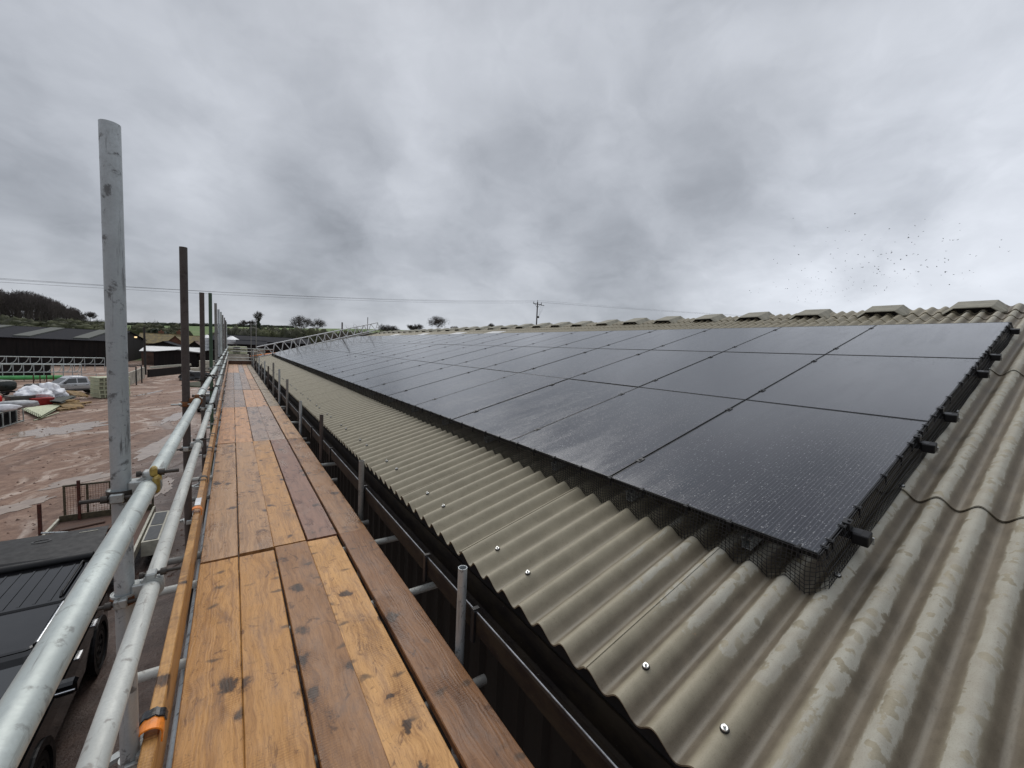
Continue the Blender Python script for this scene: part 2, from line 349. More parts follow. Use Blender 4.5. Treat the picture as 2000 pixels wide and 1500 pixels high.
# ------------------------------------------------------------------ mesh helpers
class MB:
    def __init__(s): s.v = []; s.f = []; s.sm = []
    def add(s, vs, fs, smooth=False):
        o = len(s.v); s.v += [tuple(x) for x in vs]; s.f += [tuple(i + o for i in f) for f in fs]; s.sm += [smooth] * len(fs)
    def box(s, x0, x1, y0, y1, z0, z1, mtx=None, ch=0.):
        if ch:
            c = ch
            pts = []
            for (z, i) in ((z0, c), (z0 + c, 0), (z1 - c, 0), (z1, c)):
                pts += [(x0 + i + (c if not i else 0), y0 + i, z), (x1 - i - (c if not i else 0), y0 + i, z), (x1 - i, y0 + i + (c if not i else 0), z), (x1 - i, y1 - i - (c if not i else 0), z),
                        (x1 - i - (c if not i else 0), y1 - i, z), (x0 + i + (c if not i else 0), y1 - i, z), (x0 + i, y1 - i - (c if not i else 0), z), (x0 + i, y0 + i + (c if not i else 0), z)]
            fs = [tuple(range(7, -1, -1)), tuple(range(24, 32))]
            for k in range(3):
                for j in range(8): fs.append((k * 8 + j, k * 8 + (j + 1) % 8, k * 8 + 8 + (j + 1) % 8, k * 8 + 8 + j))
        else:
            pts = [(x, y, z) for z in (z0, z1) for (x, y) in ((x0, y0), (x1, y0), (x1, y1), (x0, y1))]
            fs = [(3, 2, 1, 0), (4, 5, 6, 7), (0, 1, 5, 4), (1, 2, 6, 5), (2, 3, 7, 6), (3, 0, 4, 7)]
        if mtx: pts = [mtx @ Vector(q) for q in pts]
        s.add(pts, fs)
    def tube(s, p0, p1, r0, r1=None, n=12, caps=True, hollow=0.):
        p0, p1 = Vector(p0), Vector(p1); r1 = r0 if r1 is None else r1
        d = (p1 - p0).normalized(); a = d.orthogonal().normalized(); b = d.cross(a)
        vs = []
        for p, r in ((p0, r0), (p1, r1)):
            for k in range(n):
                an = 2 * PI * k / n; vs.append(p + a * (r * math.cos(an)) + b * (r * math.sin(an)))
        fs = [(k, (k + 1) % n, n + (k + 1) % n, n + k) for k in range(n)]
        s.add(vs, fs, n > 5)
        if hollow:
            q = [p1 + (Vector(x) - p1) * (1 - hollow / r1) for x in vs[n:]]; w = [x - d * .12 for x in q]
            s.add(vs[n:] + q + w, [(k, (k + 1) % n, n + (k + 1) % n, n + k) for k in range(n)] + [(n + k, n + (k + 1) % n, 2 * n + (k + 1) % n, 2 * n + k) for k in range(n)] + [tuple(range(2 * n, 3 * n))])
            s.add(vs[:n], [tuple(range(n - 1, -1, -1))])
        elif caps: s.add(vs, [tuple(range(n - 1, -1, -1)), tuple(range(n, 2 * n))])
    def path(s, pts, r, n=6):
        for a, b in zip(pts[:-1], pts[1:]): s.tube(a, b, r, r, n)
    def ring(s, c, axis, r0, r1, h, n=20, a0=0, a1=2 * PI):
        c, axis = Vector(c), Vector(axis).normalized(); a = axis.orthogonal().normalized(); b = axis.cross(a); full = abs(a1 - a0 - 2 * PI) < 1e-6
        k = n if full else n + 1; vs = []
        for j in range(k):
            an = a0 + (a1 - a0) * j / n; e = a * math.cos(an) + b * math.sin(an)
            for r, z in ((r0, -h), (r1, -h), (r1, h), (r0, h)): vs.append(c + e * r + axis * z)
        fs = []
        for j in range(n):
            i0, i1 = j * 4, ((j + 1) % k) * 4
            for q in range(4): fs.append((i0 + q, i0 + (q + 1) % 4, i1 + (q + 1) % 4, i1 + q))
        s.add(vs, fs, False)
    def prism(s, prof, x0, x1, mtx=None, inset=0.):           # side profile of (y, z) swept across x
        n = len(prof); cy = sum(p[0] for p in prof) / n; cz = sum(p[1] for p in prof) / n
        vs = []
        for x, i in ((x0, 1), (x0 + inset, 0), (x1 - inset, 0), (x1, 1)):
            for (y, z) in prof:
                k = (1 - .0 if not inset else 1) ; dy, dz = y - cy, z - cz; L = math.hypot(dy, dz) or 1
                q = inset if (i and inset) else 0
                vs.append((x, y - dy / L * q, z - dz / L * q))
        fs = [tuple(range(n - 1, -1, -1)), tuple(range(3 * n, 4 * n))]
        for k in range(3):
            for j in range(n): fs.append((k * n + j, k * n + (j + 1) % n, (k + 1) * n + (j + 1) % n, (k + 1) * n + j))
        if mtx: vs = [mtx @ Vector(q) for q in vs]
        s.add(vs, fs)
    def loft(s, secs, caps=True, smooth=False):               # closed sections with equal point counts
        n = len(secs[0]); vs = [q for sec in secs for q in sec]; fs = []
        for k in range(len(secs) - 1):
            for j in range(n): fs.append((k * n + j, k * n + (j + 1) % n, (k + 1) * n + (j + 1) % n, (k + 1) * n + j))
        if caps: fs += [tuple(range(n - 1, -1, -1)), tuple(range((len(secs) - 1) * n, len(secs) * n))]
        s.add(vs, fs, smooth)
    def blob(s, c, r, seed=0, amp=.25, freq=1.2, sub=3, flat=None):
        bm = bmesh.new(); bmesh.ops.create_icosphere(bm, subdivisions=sub, radius=1)
        vs = []
        for v in bm.verts:
            k = 1 + amp * mnoise.noise(v.co * freq + Vector((seed * 3.1, seed * 7.7, seed))) + amp * .5 * mnoise.noise(v.co * freq * 2.7 + Vector((seed, 0, seed * 2)))
            q = Vector((v.co.x * r[0] * k, v.co.y * r[1] * k, v.co.z * r[2] * k)) + Vector(c)
            if flat is not None: q.z = max(q.z, flat)
            vs.append(q)
        s.add(vs, [tuple(v.index for v in f.verts) for f in bm.faces], True); bm.free()
    def grid(s, pts, nx, ny, smooth=True, flip=False):
        fs = []
        for j in range(ny - 1):
            for i in range(nx - 1):
                q = (j * nx + i, j * nx + i + 1, (j + 1) * nx + i + 1, (j + 1) * nx + i); fs.append(q[::-1] if flip else q)
        s.add(pts, fs, smooth)
    def build(s, name, mat, parent=None, origin=None, fix=True):
        o = Vector(origin) if origin is not None else (parent.get('_w') and Vector(parent['_w']) if parent else Vector((0, 0, 0)))
        if o is None: o = Vector((0, 0, 0))
        me = bpy.data.meshes.new(name); me.from_pydata([tuple(Vector(q) - o) for q in s.v], [], s.f)
        me.polygons.foreach_set('use_smooth', s.sm)
        if fix:
            bm = bmesh.new(); bm.from_mesh(me); bmesh.ops.recalc_face_normals(bm, faces=bm.faces[:]); bm.to_mesh(me); bm.free()
        me.materials.append(mat); ob = bpy.data.objects.new(name, me); COL.objects.link(ob)
        if parent:
            ob.parent = parent
            if parent.get('_w'): ob['_w'] = tuple(o)
        else: ob.location = o
        return ob
def tag(o, label=None, cat=None, group=None, kind=None):
    if label: o['label'] = label
    if cat: o['category'] = cat
    if group: o['group'] = group
    if kind: o['kind'] = kind
    return o
def thing(name, label, cat, loc=(0, 0, 0), rotz=0, group=None, local=False):
    o = bpy.data.objects.new(name, None); COL.objects.link(o); o.location = loc; o.rotation_euler = (0, 0, rotz); o.empty_display_size = .2
    if not local: o['_w'] = tuple(loc)       # parts are given in world coordinates
    return tag(o, label, cat, group)
def dup(root, loc=None, rotz=None, label=None):
    r = root.copy(); COL.objects.link(r)
    if loc is not None: r.location = loc
    if rotz is not None: r.rotation_euler = (0, 0, rotz)
    if label: r['label'] = label
    for ch in list(root.children):
        c = ch.copy(); COL.objects.link(c); c.parent = r
        for g in list(ch.children):
            d = g.copy(); COL.objects.link(d); d.parent = c
    return r
def copypart(src, parent, loc, rot=None):
    c = src.copy(); COL.objects.link(c); c.parent = parent; c.location = loc
    if rot is not None: c.rotation_euler = rot
    for g in list(src.children):
        d = g.copy(); COL.objects.link(d); d.parent = c
    return c
ORD = ['first', 'second', 'third', 'fourth', 'fifth', 'sixth', 'seventh', 'eighth', 'ninth', 'tenth', 'eleventh', 'twelfth', 'thirteenth', 'fourteenth', 'fifteenth', 'sixteenth', 'seventeenth',
       'eighteenth', 'nineteenth', 'twentieth', 'twenty-first', 'twenty-second', 'twenty-third', 'twenty-fourth', 'twenty-fifth']

# ------------------------------------------------------------------ ground and far land
def gz(x, y):
    def ss(a, b, v):
        q = max(0, min(1, (v - a) / (b - a))); return q * q * (3 - 2 * q)
    top = 9.9 + .052 * max(-160, min(160, x))
    z = G + (top - G) * ss(132, 350, y) + 1.4 * (mnoise.noise(Vector((x * .012, y * .012, 3)))) * ss(150, 260, y)
    z += .012 * mnoise.noise(Vector((x * .35, y * .35, 1))) * (1 - ss(90, 130, y))
    if y > 360: z -= (y - 360) * .03
    return z
def axis(lo, hi, near, far):
    out = [lo]; v = lo
    while v < hi:
        d = abs(v); st = near if d < 30 else near + (d - 30) * far; v += st; out.append(v)
    return out
gx = axis(-900, 900, 1.0, .07); gy = axis(-120, 1500, 1.0, .05)
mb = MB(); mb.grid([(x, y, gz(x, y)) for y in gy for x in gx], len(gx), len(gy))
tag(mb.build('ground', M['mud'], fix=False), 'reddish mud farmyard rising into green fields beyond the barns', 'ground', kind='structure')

def puddle(px, py, rx, ry, seed, ang=0.2):
    c = at(px, py, G); n = 72; vs = []
    for k in range(n):
        a = 2 * PI * k / n
        r = 1 + .55 * mnoise.noise(Vector((math.cos(a) * 1.3, math.sin(a) * 1.3, seed))) + .35 * mnoise.noise(Vector((math.cos(a) * 3.5, math.sin(a) * 3.5, seed + 4)))
        x, y = rx * r * math.cos(a), ry * r * math.sin(a)
        vs.append((c.x + x * math.cos(ang) - y * math.sin(ang), c.y + x * math.sin(ang) + y * math.cos(ang), G + .014))
    q = MB(); q.add([(c.x, c.y, G + .014)] + vs, [(0, 1 + k, 1 + (k + 1) % n) for k in range(n)])
    tag(q.build('puddle', M['puddle']), 'shallow puddle of pale muddy rainwater in the yard', 'puddle', 'puddles in the muddy yard', 'structure')
for a in ((125, 839, 1.5, 2.5, 1, -.5), (322, 868, .75, 3.2, 2, -.15), (168, 935, .6, 1.1, 3, -.9), (340, 815, .4, 3.0, 4, -.1), (20, 992, .5, 1.0, 5, -.8), (322, 950, .3, 1.0, 6, 0), (292, 768, .25, 3.0, 8, -.3)): puddle(*a)

q = MB(); r = random.Random(44)
for k in range(900):
    y = 13 + 45 * r.random() ** 1.3; x = -1.2 - (.30 * y + 1) * r.random(); sz = r.uniform(.015, .055) * (1 + y * .012); bm = None
    n_ = 5; a0 = r.random() * 6
    top = (x + sz * .2 * r.uniform(-1, 1), y, gz(x, y) + sz * r.uniform(.4, .8)); base = [(x + sz * math.cos(a0 + 2 * PI * j / n_) * r.uniform(.7, 1.3), y + sz * math.sin(a0 + 2 * PI * j / n_) * r.uniform(.7, 1.3), gz(x, y) - .01) for j in range(n_)]
    q.add(base + [top], [(j, (j + 1) % n_, n_) for j in range(n_)])
tag(q.build('clods', simple('clod', (.10, .055, .04), .85, 0, .5, 4), fix=False), 'clods and stones strewn over the muddy yard', 'stones', kind='stuff')

# ------------------------------------------------------------------ scaffold
SX, RX = -.29, -.225                      # outer standards and the guard rails clamped inside them
IX = .985
out_y = [1.70, 3.86, 5.99, 8.22, 10.75, 12.95, 15.6, 18.4, 22.5, 26.4, 30.4]
out_t = [2.19, 2.23, 2.10, 2.30, 2.32, 2.32, 2.40, 2.44, 2.52, 2.55, 2.6]
in_y = [1.79, 3.82, 5.90, 7.95, 10.08, 11.92, 13.74, 15.81, 17.65, 19.6, 21.55, 23.6, 25.7, 27.8, 29.8]
in_t = [.44, .50, .61, .54, .75, .86, .94, .72, .81, .62, .85, .8, .9, 1.0, 1.05]
sc = thing('scaffold', 'long tube and fitting scaffold with galvanised guard rails running beside the barn eaves', 'scaffold', (.35, 15, G))
cols = ['galv_grey', 'tube_rusty', 'tube_rusty', 'tube_green', 'tube_weathered', 'galv_grey', 'galv', 'tube_weathered', 'tube_weathered', 'tube_rusty', 'galv']
labs = ['thick looking pale galvanised standard nearest the camera', 'dark rusty brown standard', 'dark rusty brown standard', 'green painted standard', None, None, None, None, None, None, None]
tr = .02415
for y, z, c, lb in zip(out_y, out_t, cols, labs):
    q = MB(); q.tube((SX, y, G + .05), (SX, y, z), tr, n=28, hollow=.004); o = q.build('standard', M[c], sc)
    if lb: o['label'] = lb
    q = MB(); q.box(SX - .075, SX + .075, y - .075, y + .075, G + .03, G + .06, ch=.004); q.build('base_plate', M['coupler_steel'], sc)
for i, (y, z) in enumerate(zip(in_y, in_t)):
    q = MB(); q.tube((IX, y, G + .05), (IX, y, z), tr, n=24, hollow=.004)
    q.build('standard', M[['galv_grey', 'tube_weathered', 'tube_rusty', 'galv_grey', 'tube_weathered'][i % 5]], sc)
RZ1, RZ2 = 1.098, .759
def rail_run(z, splits, mats):
    for k in range(len(splits) - 1):
        q = MB(); q.tube((RX, splits[k] + .003, z), (RX, splits[k + 1] - .003, z), tr, n=32, hollow=.004); q.build('guard_rail', M[mats[k % len(mats)]], sc)
        if k: 
            q = MB(); q.tube((RX, splits[k] - .075, z), (RX, splits[k] + .075, z), tr + .005, n=20); q.build('sleeve_coupler', M['coupler_steel'], sc)
rail_run(RZ1, [-1.2, 4.6, 9.9, 15.5, 21.5, 26, 31.1], ['galv', 'galv'])
rail_run(RZ2, [-1.2, 5.5, 11.2, 17.4, 23, 31.1], ['galv_pale', 'galv', 'galv'])
for z, x in ((-.118, -.205), (-.118, .9)):
    q = MB(); q.tube((x, -1, z), (x, 31, z), tr, n=14); q.build('ledger', M['galv_grey'], sc)
tys = [.35, 1.60, 2.48, 3.29, 3.72, 5.1, 5.82, 7.2, 7.56, 9.2, 10.0, 11.1, 11.5, 13.2, 14.9, 15.45, 17.2, 19.0, 19.4, 21.2, 23.0, 23.4, 25.3, 27, 27.4, 29.2, 30.3]
for k, y in enumerate(tys):
    xe = 1.21 if k in (0, 2, 3, 6, 9, 12) else 1.03
    q = MB(); q.tube((-.42, y, -.066), (xe, y, -.066), tr, n=14, hollow=.004); o = q.build('transom', M['galv_pale' if xe > 1.1 else 'tube_weathered'], sc)
    if xe > 1.1:
        q = MB(); q.box(xe, xe + .012, y - .035, y + .035, -.12, .0, ch=.003); q.build('wall_plate', M['galv_pale'], o)
def coupler_mesh(zr, mt, name='coupler'):
    # right-angle fitting: one band round the standard, one round the rail, each closed by a bolt with its nut
    q = MB()
    q.ring((SX, 0, -.02), (0, 0, 1), tr + .0008, tr + .0075, .016, 22)
    q.ring((SX, 0, -.035), (0, 0, 1), tr + .0075, tr + .010, .004, 22)
    q.ring((SX, 0, -.006), (0, 0, 1), tr + .0075, tr + .010, .004, 22)
    q.ring((RX, 0, 0), (0, 1, 0), tr + .0008, tr + .0075, .019, 22)
    q.ring((RX, -.014, 0), (0, 1, 0), tr + .0075, tr + .0105, .0035, 22)
    q.box(SX + .018, RX - .006, -.022, .022, -.04, .022, ch=.004)
    q.box(RX - .014, RX + .014, -.02, .02, tr + .004, tr + .024, ch=.004)
    q.box(SX - .02, SX + .012, -tr - .022, -tr - .004, -.034, -.006, ch=.003)
    o = q.build(name, M[mt], sc, origin=(0, 0, 0))
    w = MB(); w.tube((RX - .03, .005, tr + .014), (RX + .075, .005, tr + .014), .0062, n=8); w.tube((RX + .022, .005, tr + .014), (RX + .038, .005, tr + .014), .0125, n=6); w.tube((RX - .03, .005, tr + .014), (RX - .02, .005, tr + .014), .011, n=6)
    w.build('bolt', M['coupler_dark'], o, origin=(0, 0, 0))
    w = MB(); w.tube((SX - .085, -tr - .012, -.02), (SX + .035, -tr - .012, -.02), .0062, n=8); w.tube((SX - .04, -tr - .012, -.02), (SX - .025, -tr - .012, -.02), .0125, n=6)
    w.build('bolt', M['coupler_dark' if mt != 'coupler_rusty' else 'coupler_steel'], o, origin=(0, 0, 0))
    return o
protos = [coupler_mesh(0, a) for a in ('coupler_steel', 'coupler_dark', 'coupler_rusty')]
scw = Vector(sc['_w'])
used = set()
for i, y in enumerate(out_y):
    for j, z in enumerate((RZ1, RZ2)):
        k = [0, 2, 1, 0, 0, 1, 0, 0, 0, 1, 0][i] if j == 0 else [2, 0, 0, 1, 0, 0, 0, 0, 0, 0, 0][i]
        k = {(0, 0): 0, (0, 1): 0}.get((i, j), k)
        loc = Vector((0, y, z)) - scw
        if k not in used: protos[k].location = loc; used.add(k)
        else: copypart(protos[k], sc, loc)
q = MB(); q.ring((SX, 1.70, RZ2 - .022), (0, 0, 1), tr + .008, tr + .0105, .013, 22); q.build('rusty_band', M['rust'], sc)
q = MB(); q.ring((SX, 1.70, RZ1 - .02), (0, 0, 1), tr + .008, tr + .0115, .018, 22); q.build('dark_band', M['coupler_dark'], sc)
q = MB(); q.box(RX + .012, RX + .030, 1.66, 1.72, RZ1 - .02, RZ1 + .034, ch=.006); q.box(RX + .004, RX + .022, 1.675, 1.705, RZ1 + .03, RZ1 + .062, ch=.006); q.build('hinge_flap', simple('ochre_paint', (.33, .23, .05), .5, .1, .4, 30), sc)
for i, y in enumerate(out_y):                 # fittings that hold the ledger to the standards, and stray clamps on the rails
    q = MB(); q.ring((SX, y, -.118), (0, 0, 1), tr + .001, tr + .008, .018, 14); q.ring((-.205, y, -.118), (0, 1, 0), tr + .001, tr + .008, .018, 14); q.box(SX + .02, -.225, y - .02, y + .02, -.14, -.096)
    q.build('coupler', M['coupler_steel'], sc)
# toe-board clips: a painted strap over the board, a steel tail hooked round the standard
def toe_clip(y, mt, tape=False):
    prof = []
    q = MB(); n = 12; w = .026; x0, x1, z0 = -.268, -.212, .190
    pts = [(x0, z0 - .05)] + [(-.240 + .031 * math.cos(PI - PI * k / n), .232 + .026 * math.sin(PI * k / n)) for k in range(n + 1)] + [(x1, .2)]
    th = .005; vs = []
    for (x, z) in pts:
        d = Vector((x + .240, z - .21)).normalized() * th
        vs += [(x, y - w, z), (x, y + w, z), (x + d.x, y + w, z + d.y), (x + d.x, y - w, z + d.y)]
    fs = []
    for k in range(len(pts) - 1):
        for a in range(4): fs.append((k * 4 + a, k * 4 + (a + 1) % 4, k * 4 + 4 + (a + 1) % 4, k * 4 + 4 + a))
    fs += [(3, 2, 1, 0), tuple(len(pts) * 4 - 4 + a for a in range(4))]
    q.add(vs, fs); o = q.build('toe_board_clip', M[mt], sc)
    w2 = MB(); w2.ring((SX, y - .01, .165), (0, 0, 1), tr + .001, tr + .007, .012, 16, PI * .3, PI * 1.7)
    w2.box(-.3, -.262, y - .055, y - .035, .15, .182, ch=.003); w2.loft([[(-.264, y + .008, .20), (-.264, y + .06, .20), (-.264, y + .06, .185), (-.264, y + .008, .185)], [(-.304, y + .020, .172), (-.296, y + .062, .172), (-.296, y + .062, .158), (-.304, y + .020, .158)], [(-.350, y + .010, .166), (-.344, y + .040, .166), (-.344, y + .040, .150), (-.350, y + .010, .150)]]); w2.box(-.272, -.262, y - .05, y + .02, .14, .2)
    w2.build('clip_tail', M['coupler_steel'], o)
    if tape:
        w3 = MB(); pt = [(-.240 + .0375 * math.cos(PI - PI * k / n), .232 + .0325 * math.sin(PI * k / n)) for k in range(n + 1)]
        vs = []
        for k, (x, z) in enumerate(pt):
            j = .004 * math.sin(k * 2.1); d = Vector((x + .240, z - .2)).normalized() * .004
            vs += [(x, y + .022 + j, z), (x, y + .062 + j, z), (x + d.x, y + .060 + j, z + d.y), (x + d.x, y + .024 + j, z + d.y)]
        fs = [(k * 4 + a, k * 4 + (a + 1) % 4, k * 4 + 4 + (a + 1) % 4, k * 4 + 4 + a) for k in range(n) for a in range(4)]
        w3.add(vs, fs); w3.build('tape', M['tape'], o)
for i, y in enumerate(out_y): toe_clip(y + .02, ['orange_paint', 'orange_paint', 'coupler_dark', 'coupler_dark', 'coupler_steel'][min(i, 4)], i == 0)
for y in (4.75, 6.9, 9.4): toe_clip(y, 'coupler_dark')
# return rails and stop end at the far end of the run
for x0, x1, z in ((-.35, 2.2, 1.0), (-.1, 1.35, .82), (-.3, 1.1, .42), (-.3, 1.1, .23)):
    q = MB(); q.tube((x0, 31.0 + z * .02, z), (x1, 31.0 + z * .02, z), tr, n=10); q.build('guard_rail', M['galv_pale'], sc)
for x, z, y in ((.99, 2.65, 31.15), (1.27, 2.9, 31.15), (1.7, 1.05, 31.1)):
    q = MB(); q.tube((x, y, G), (x, y, z), tr, n=10, hollow=.004); q.build('standard', M['tube_weathered'], sc)
q = MB(); q.tube((1.0, 31.2, .80), (2.3, 31.2, .98), tr, n=10); q.build('guard_rail', M['rust'], sc)

# lattice beam and tube up the far verge, with their posts
lt = thing('lattice_beam', 'pale aluminium lattice beam sloping up beyond the far roof verge', 'lattice beam', (5.2, 31.2, 1.9))
A, B, Cc, D = Vector((1.26, 31.2, 1.12)), Vector((9.07, 31.2, 3.32)), Vector((1.43, 31.2, .49)), Vector((9.16, 31.2, 2.82))
for name, p, r in (('top_chord', A, B), ('bottom_chord', Cc, D)):
    q = MB(); q.tube(p, r, .036, n=10); q.build(name, M['white_metal'], lt)
N = 15
for k in range(N):
    a, b2 = k / N, (k + 1) / N; mid = (a + b2) / 2
    for s0, s1 in ((A.lerp(B, a), Cc.lerp(D, mid)), (Cc.lerp(D, mid), A.lerp(B, b2))):
        if k % 1 == 0:
            q = MB(); q.tube(s0, s1, .024, n=6); q.build('brace', M['white_metal'], lt)
for a in (0, .28, .52, 1):
    q = MB(); q.tube(A.lerp(B, a), Cc.lerp(D, a), .018, n=6); q.build('brace', M['galv_pale'], lt)
vt = thing('verge_tube', 'galvanised scaffold tube sloping up below the lattice beam', 'scaffold tube', (5.2, 31.05, 1.5))
q = MB(); q.tube((1.9, 31.05, .63), (8.7, 31.05, 2.56), .024, n=10); q.build('tube', M['galv_pale'], vt)
for x, z, lb in ((3.6, 2.0, 'dark scaffold post behind the middle of the lattice beam'), (6.55, 3.14, 'dark thick scaffold post standing behind the upper half of the lattice beam'), (8.35, 3.66, 'thin dark scaffold post at the top end of the lattice beam')):
    q = MB(); q.tube((x, 31.3, G), (x, 31.3, z), .05 if x == 6.55 else .024, n=10); tag(q.build('scaffold_post', M['tube_rusty'], origin=(x, 31.3, G)), lb, 'scaffold post', 'posts behind the lattice beam')

# ------------------------------------------------------------------ scaffold boards
BX = [-.0895, .139, .366, .592, .8325]; BW = .2228
rows_y = [-.44, 3.462, 7.375, 11.27, 15.25, 19.17, 23.1, 27.0]; RLEN = 3.898
gold, goldb, brown, dkbrown, redbrown = (.53, .275, .088), (.50, .255, .08), (.29, .142, .054), (.245, .112, .042), (.245, .118, .072)
greyb, orange, mid, blueg, olive = (.33, .225, .165), (.56, .30, .145), (.44, .25, .115), (.28, .235, .215), (.33, .25, .15)
tones = [[(gold, .2, 'pale golden'), (goldb, .2, 'golden'), (brown, .3, 'brown'), ((.565, .31, .115), .1, 'pale honey coloured'), (dkbrown, .4, 'dark wet brown')],
         [(mid, .8, 'grey stained'), ((.43, .235, .10), .6, 'tan'), (goldb, .4, 'golden'), (redbrown, .65, 'dark reddish'), (brown, .7, 'brown')],
         [(orange, .3, 'orange tan'), (orange, .3, 'sawn orange tan'), (greyb, .9, 'dark grey'), (greyb, .9, 'grey brown'), (mid, .5, 'tan')],
         [(greyb, .9, 'grey brown'), (greyb, .9, 'grey brown'), (orange, .5, 'orange'), (orange, .5, 'orange'), (olive, .8, 'olive brown')],
         [(greyb, .9, 'grey brown'), (blueg, .9, 'bluish grey'), (greyb, .8, 'grey brown'), (mid, .7, 'tan'), (olive, .8, 'olive brown')],
         [(greyb, .9, 'grey brown'), (blueg, .9, 'bluish grey'), (greyb, .9, 'grey brown'), (orange, .5, 'orange'), (olive, .8, 'olive brown')],
         [(orange, .6, 'orange'), (orange, .6, 'orange'), (blueg, .9, 'bluish grey'), (orange, .6, 'orange'), (olive, .8, 'olive brown')],
         [(mid, .6, 'tan'), (orange, .6, 'orange'), (greyb, .9, 'grey brown'), (mid, .6, 'tan'), (olive, .8, 'olive brown')]]
rown = ['nearest', 'second nearest', 'third nearest', 'fourth nearest', 'fourth farthest', 'third farthest', 'second farthest', 'farthest']
coln = ['leftmost', 'second from left', 'middle', 'second from right', 'rightmost']
rb = random.Random(3)
def board_mb(w, l, t, seed):
    # slightly cupped, bowed and twisted plank with worn arrises
    r = random.Random(seed); q = MB(); ny = 24; bow = r.uniform(-.004, .004); tw = r.uniform(-.004, .004)
    sec = [(-w / 2 + .004, 0), (-w / 2, -.004), (-w / 2, -t + .004), (-w / 2 + .004, -t), (w / 2 - .004, -t), (w / 2, -t + .004), (w / 2, -.004), (w / 2 - .004, 0), (w / 4, -.0006), (0, -.001), (-w / 4, -.0006)]
    secs = []
    for k in range(ny + 1):
        y = l * k / ny; f = k / ny
        ox = bow * math.sin(PI * f) + .0015 * mnoise.noise(Vector((seed, y * 1.7, 0))); 
        secs.append([(x + ox + (.0014 * mnoise.noise(Vector((seed * 2 + (x > 0) * 9, y * 5, 1))) if abs(x) > w * .48 else 0), y, z + tw * (x / w) * math.sin(PI * f * .9 + .3)) for x, z in sec])
    q.loft(secs); return q
sheet_adj = {(0, 3): -.006, (1, 3): .004, (1, 2): -.004, (2, 2): .004, (3, 2): .005, (4, 1): .006}
for r_, y0 in enumerate(rows_y):
    for c_ in range(5):
        tone, wet, word = tones[r_][c_]
        jy = rb.uniform(-.012, .012); jz = rb.uniform(-.0015, .0015)
        if r_ == 0 and c_ == 4: jy = .03
        q = board_mb(BW - rb.uniform(0, .003), RLEN - (.02 if r_ == 0 and c_ < 2 else .006), .038, r_ * 5 + c_)
        o = q.build('scaffold_board', M['wood'])
        o.location = (BX[c_] + sheet_adj.get((r_, c_), 0) + rb.uniform(-.0015, .0015), y0 + jy + (.0 if r_ else -.01), jz)
        k = rb.uniform(.92, 1.08); o.color = (tone[0] * k, tone[1] * k, tone[2] * k, wet)
        tag(o, f'{word} scaffold board, {coln[c_]} in the {rown[r_]} row of the walkway', 'board', 'planks of the scaffold walkway')
for k in range(8):
    y0 = rows_y[k] if k else -.6
    y1 = rows_y[k + 1] if k < 7 else 30.9
    ang = [0, .0, 0, .0, 0, 0, 0, 0][k]
    y0 += .25; y1 += .25
    q = board_mb(.2255, y1 - y0 - .006, .040, 60 + k); o = q.build('toe_board', M['wood'])
    o.rotation_euler = (0, R_(-90 + 1.5), 0); o.location = (-.2610 + rb.uniform(-.002, .002), y0, .1145)
    o.color = [(.50, .265, .085, .3), (.47, .25, .085, .4), (.44, .225, .08, .4), (.34, .18, .08, .5), (.38, .2, .1, .5), (.4, .21, .1, .5), (.38, .2, .1, .5), (.38, .2, .1, .5)][k]
    tag(o, ['golden toe board on edge, clipped under an orange strap nearest the camera', 'golden toe board on edge, with a pale sticker on its top edge'][k] if k < 2 else f'toe board on edge along the left of the walkway, {ORD[k]} from the camera', 'board', 'toe boards')
    if k == 1: pass
q = MB(); q.box(-.2, .2, 0, 1.3, 0, 1.3)
q = board_mb(.2255, 1.28, .038, 99); o = q.build('toe_board', M['wood']); o.rotation_euler = (0, R_(-90), R_(-90)); o.location = (-.22, 30.72, .115); o.color = (.09, .045, .028, .6)
tag(o, 'dark brown stop board across the far end of the walkway', 'board', 'toe boards')
# a small printed sticker on the second toe board
q = MB(); q.box(-.262, -.225, 4.02, 4.20, .2285, .2300); q.box(-.2245, -.2235, 4.02, 4.20, .17, .228)
tag(q.build('sticker', M['white_metal'], origin=(-.24, 4.1, .229)), 'pale blank sticker stuck on the toe board top edge', 'sticker')

# ------------------------------------------------------------------ barn under the panels
EX, EZ, SL = 1.101, .393, R_(14.9)
cs, sn = math.cos(SL), math.sin(SL)
def RP(t_, h, y): return Vector((EX + t_ * cs - h * sn, y, EZ + t_ * sn + h * cs))
YN, YF = -2.4, 30.75
bn = thing('barn', 'long farm barn with fawn corrugated roof and dark ribbed cladding', 'barn', (9, 14, G))
def corr(y): return -.027 + .027 * math.cos(2 * PI * (y - CY0) / PITCH)
def sheet(t0, t1, h0, h1, th=.0075, y0=YN, y1=YF, nt=2, sag=0.):
    n = int((y1 - y0) / PITCH * 14) + 1; q = MB(); ys = [y0 + (y1 - y0) * k / (n - 1) for k in range(n)]
    def pts(dh):
        out = []
        for j in range(nt):
            f = j / (nt - 1)
            for y in ys: out.append(RP(t0 + (t1 - t0) * f, h0 + (h1 - h0) * f + corr(y) + dh, y))
        return out
    up, lo = pts(0), pts(-th); q.grid(up, n, nt); q.grid(lo, n, nt, flip=True)
    o = len(q.v); e = up[:n] + lo[:n]; q.add(e, [(k, n + k, n + k + 1, k + 1) for k in range(n - 1)])
    return q
LAP = .013
TOPT = 8.46
for (t0, t1) in ((0, 2.17), (2.02, 4.90), (4.75, 7.85)):
    sheet(t0, t1, (LAP if t0 else 0), 0 if t1 < 7 else 0).build('roof_course', M['fibre'], bn, fix=False)
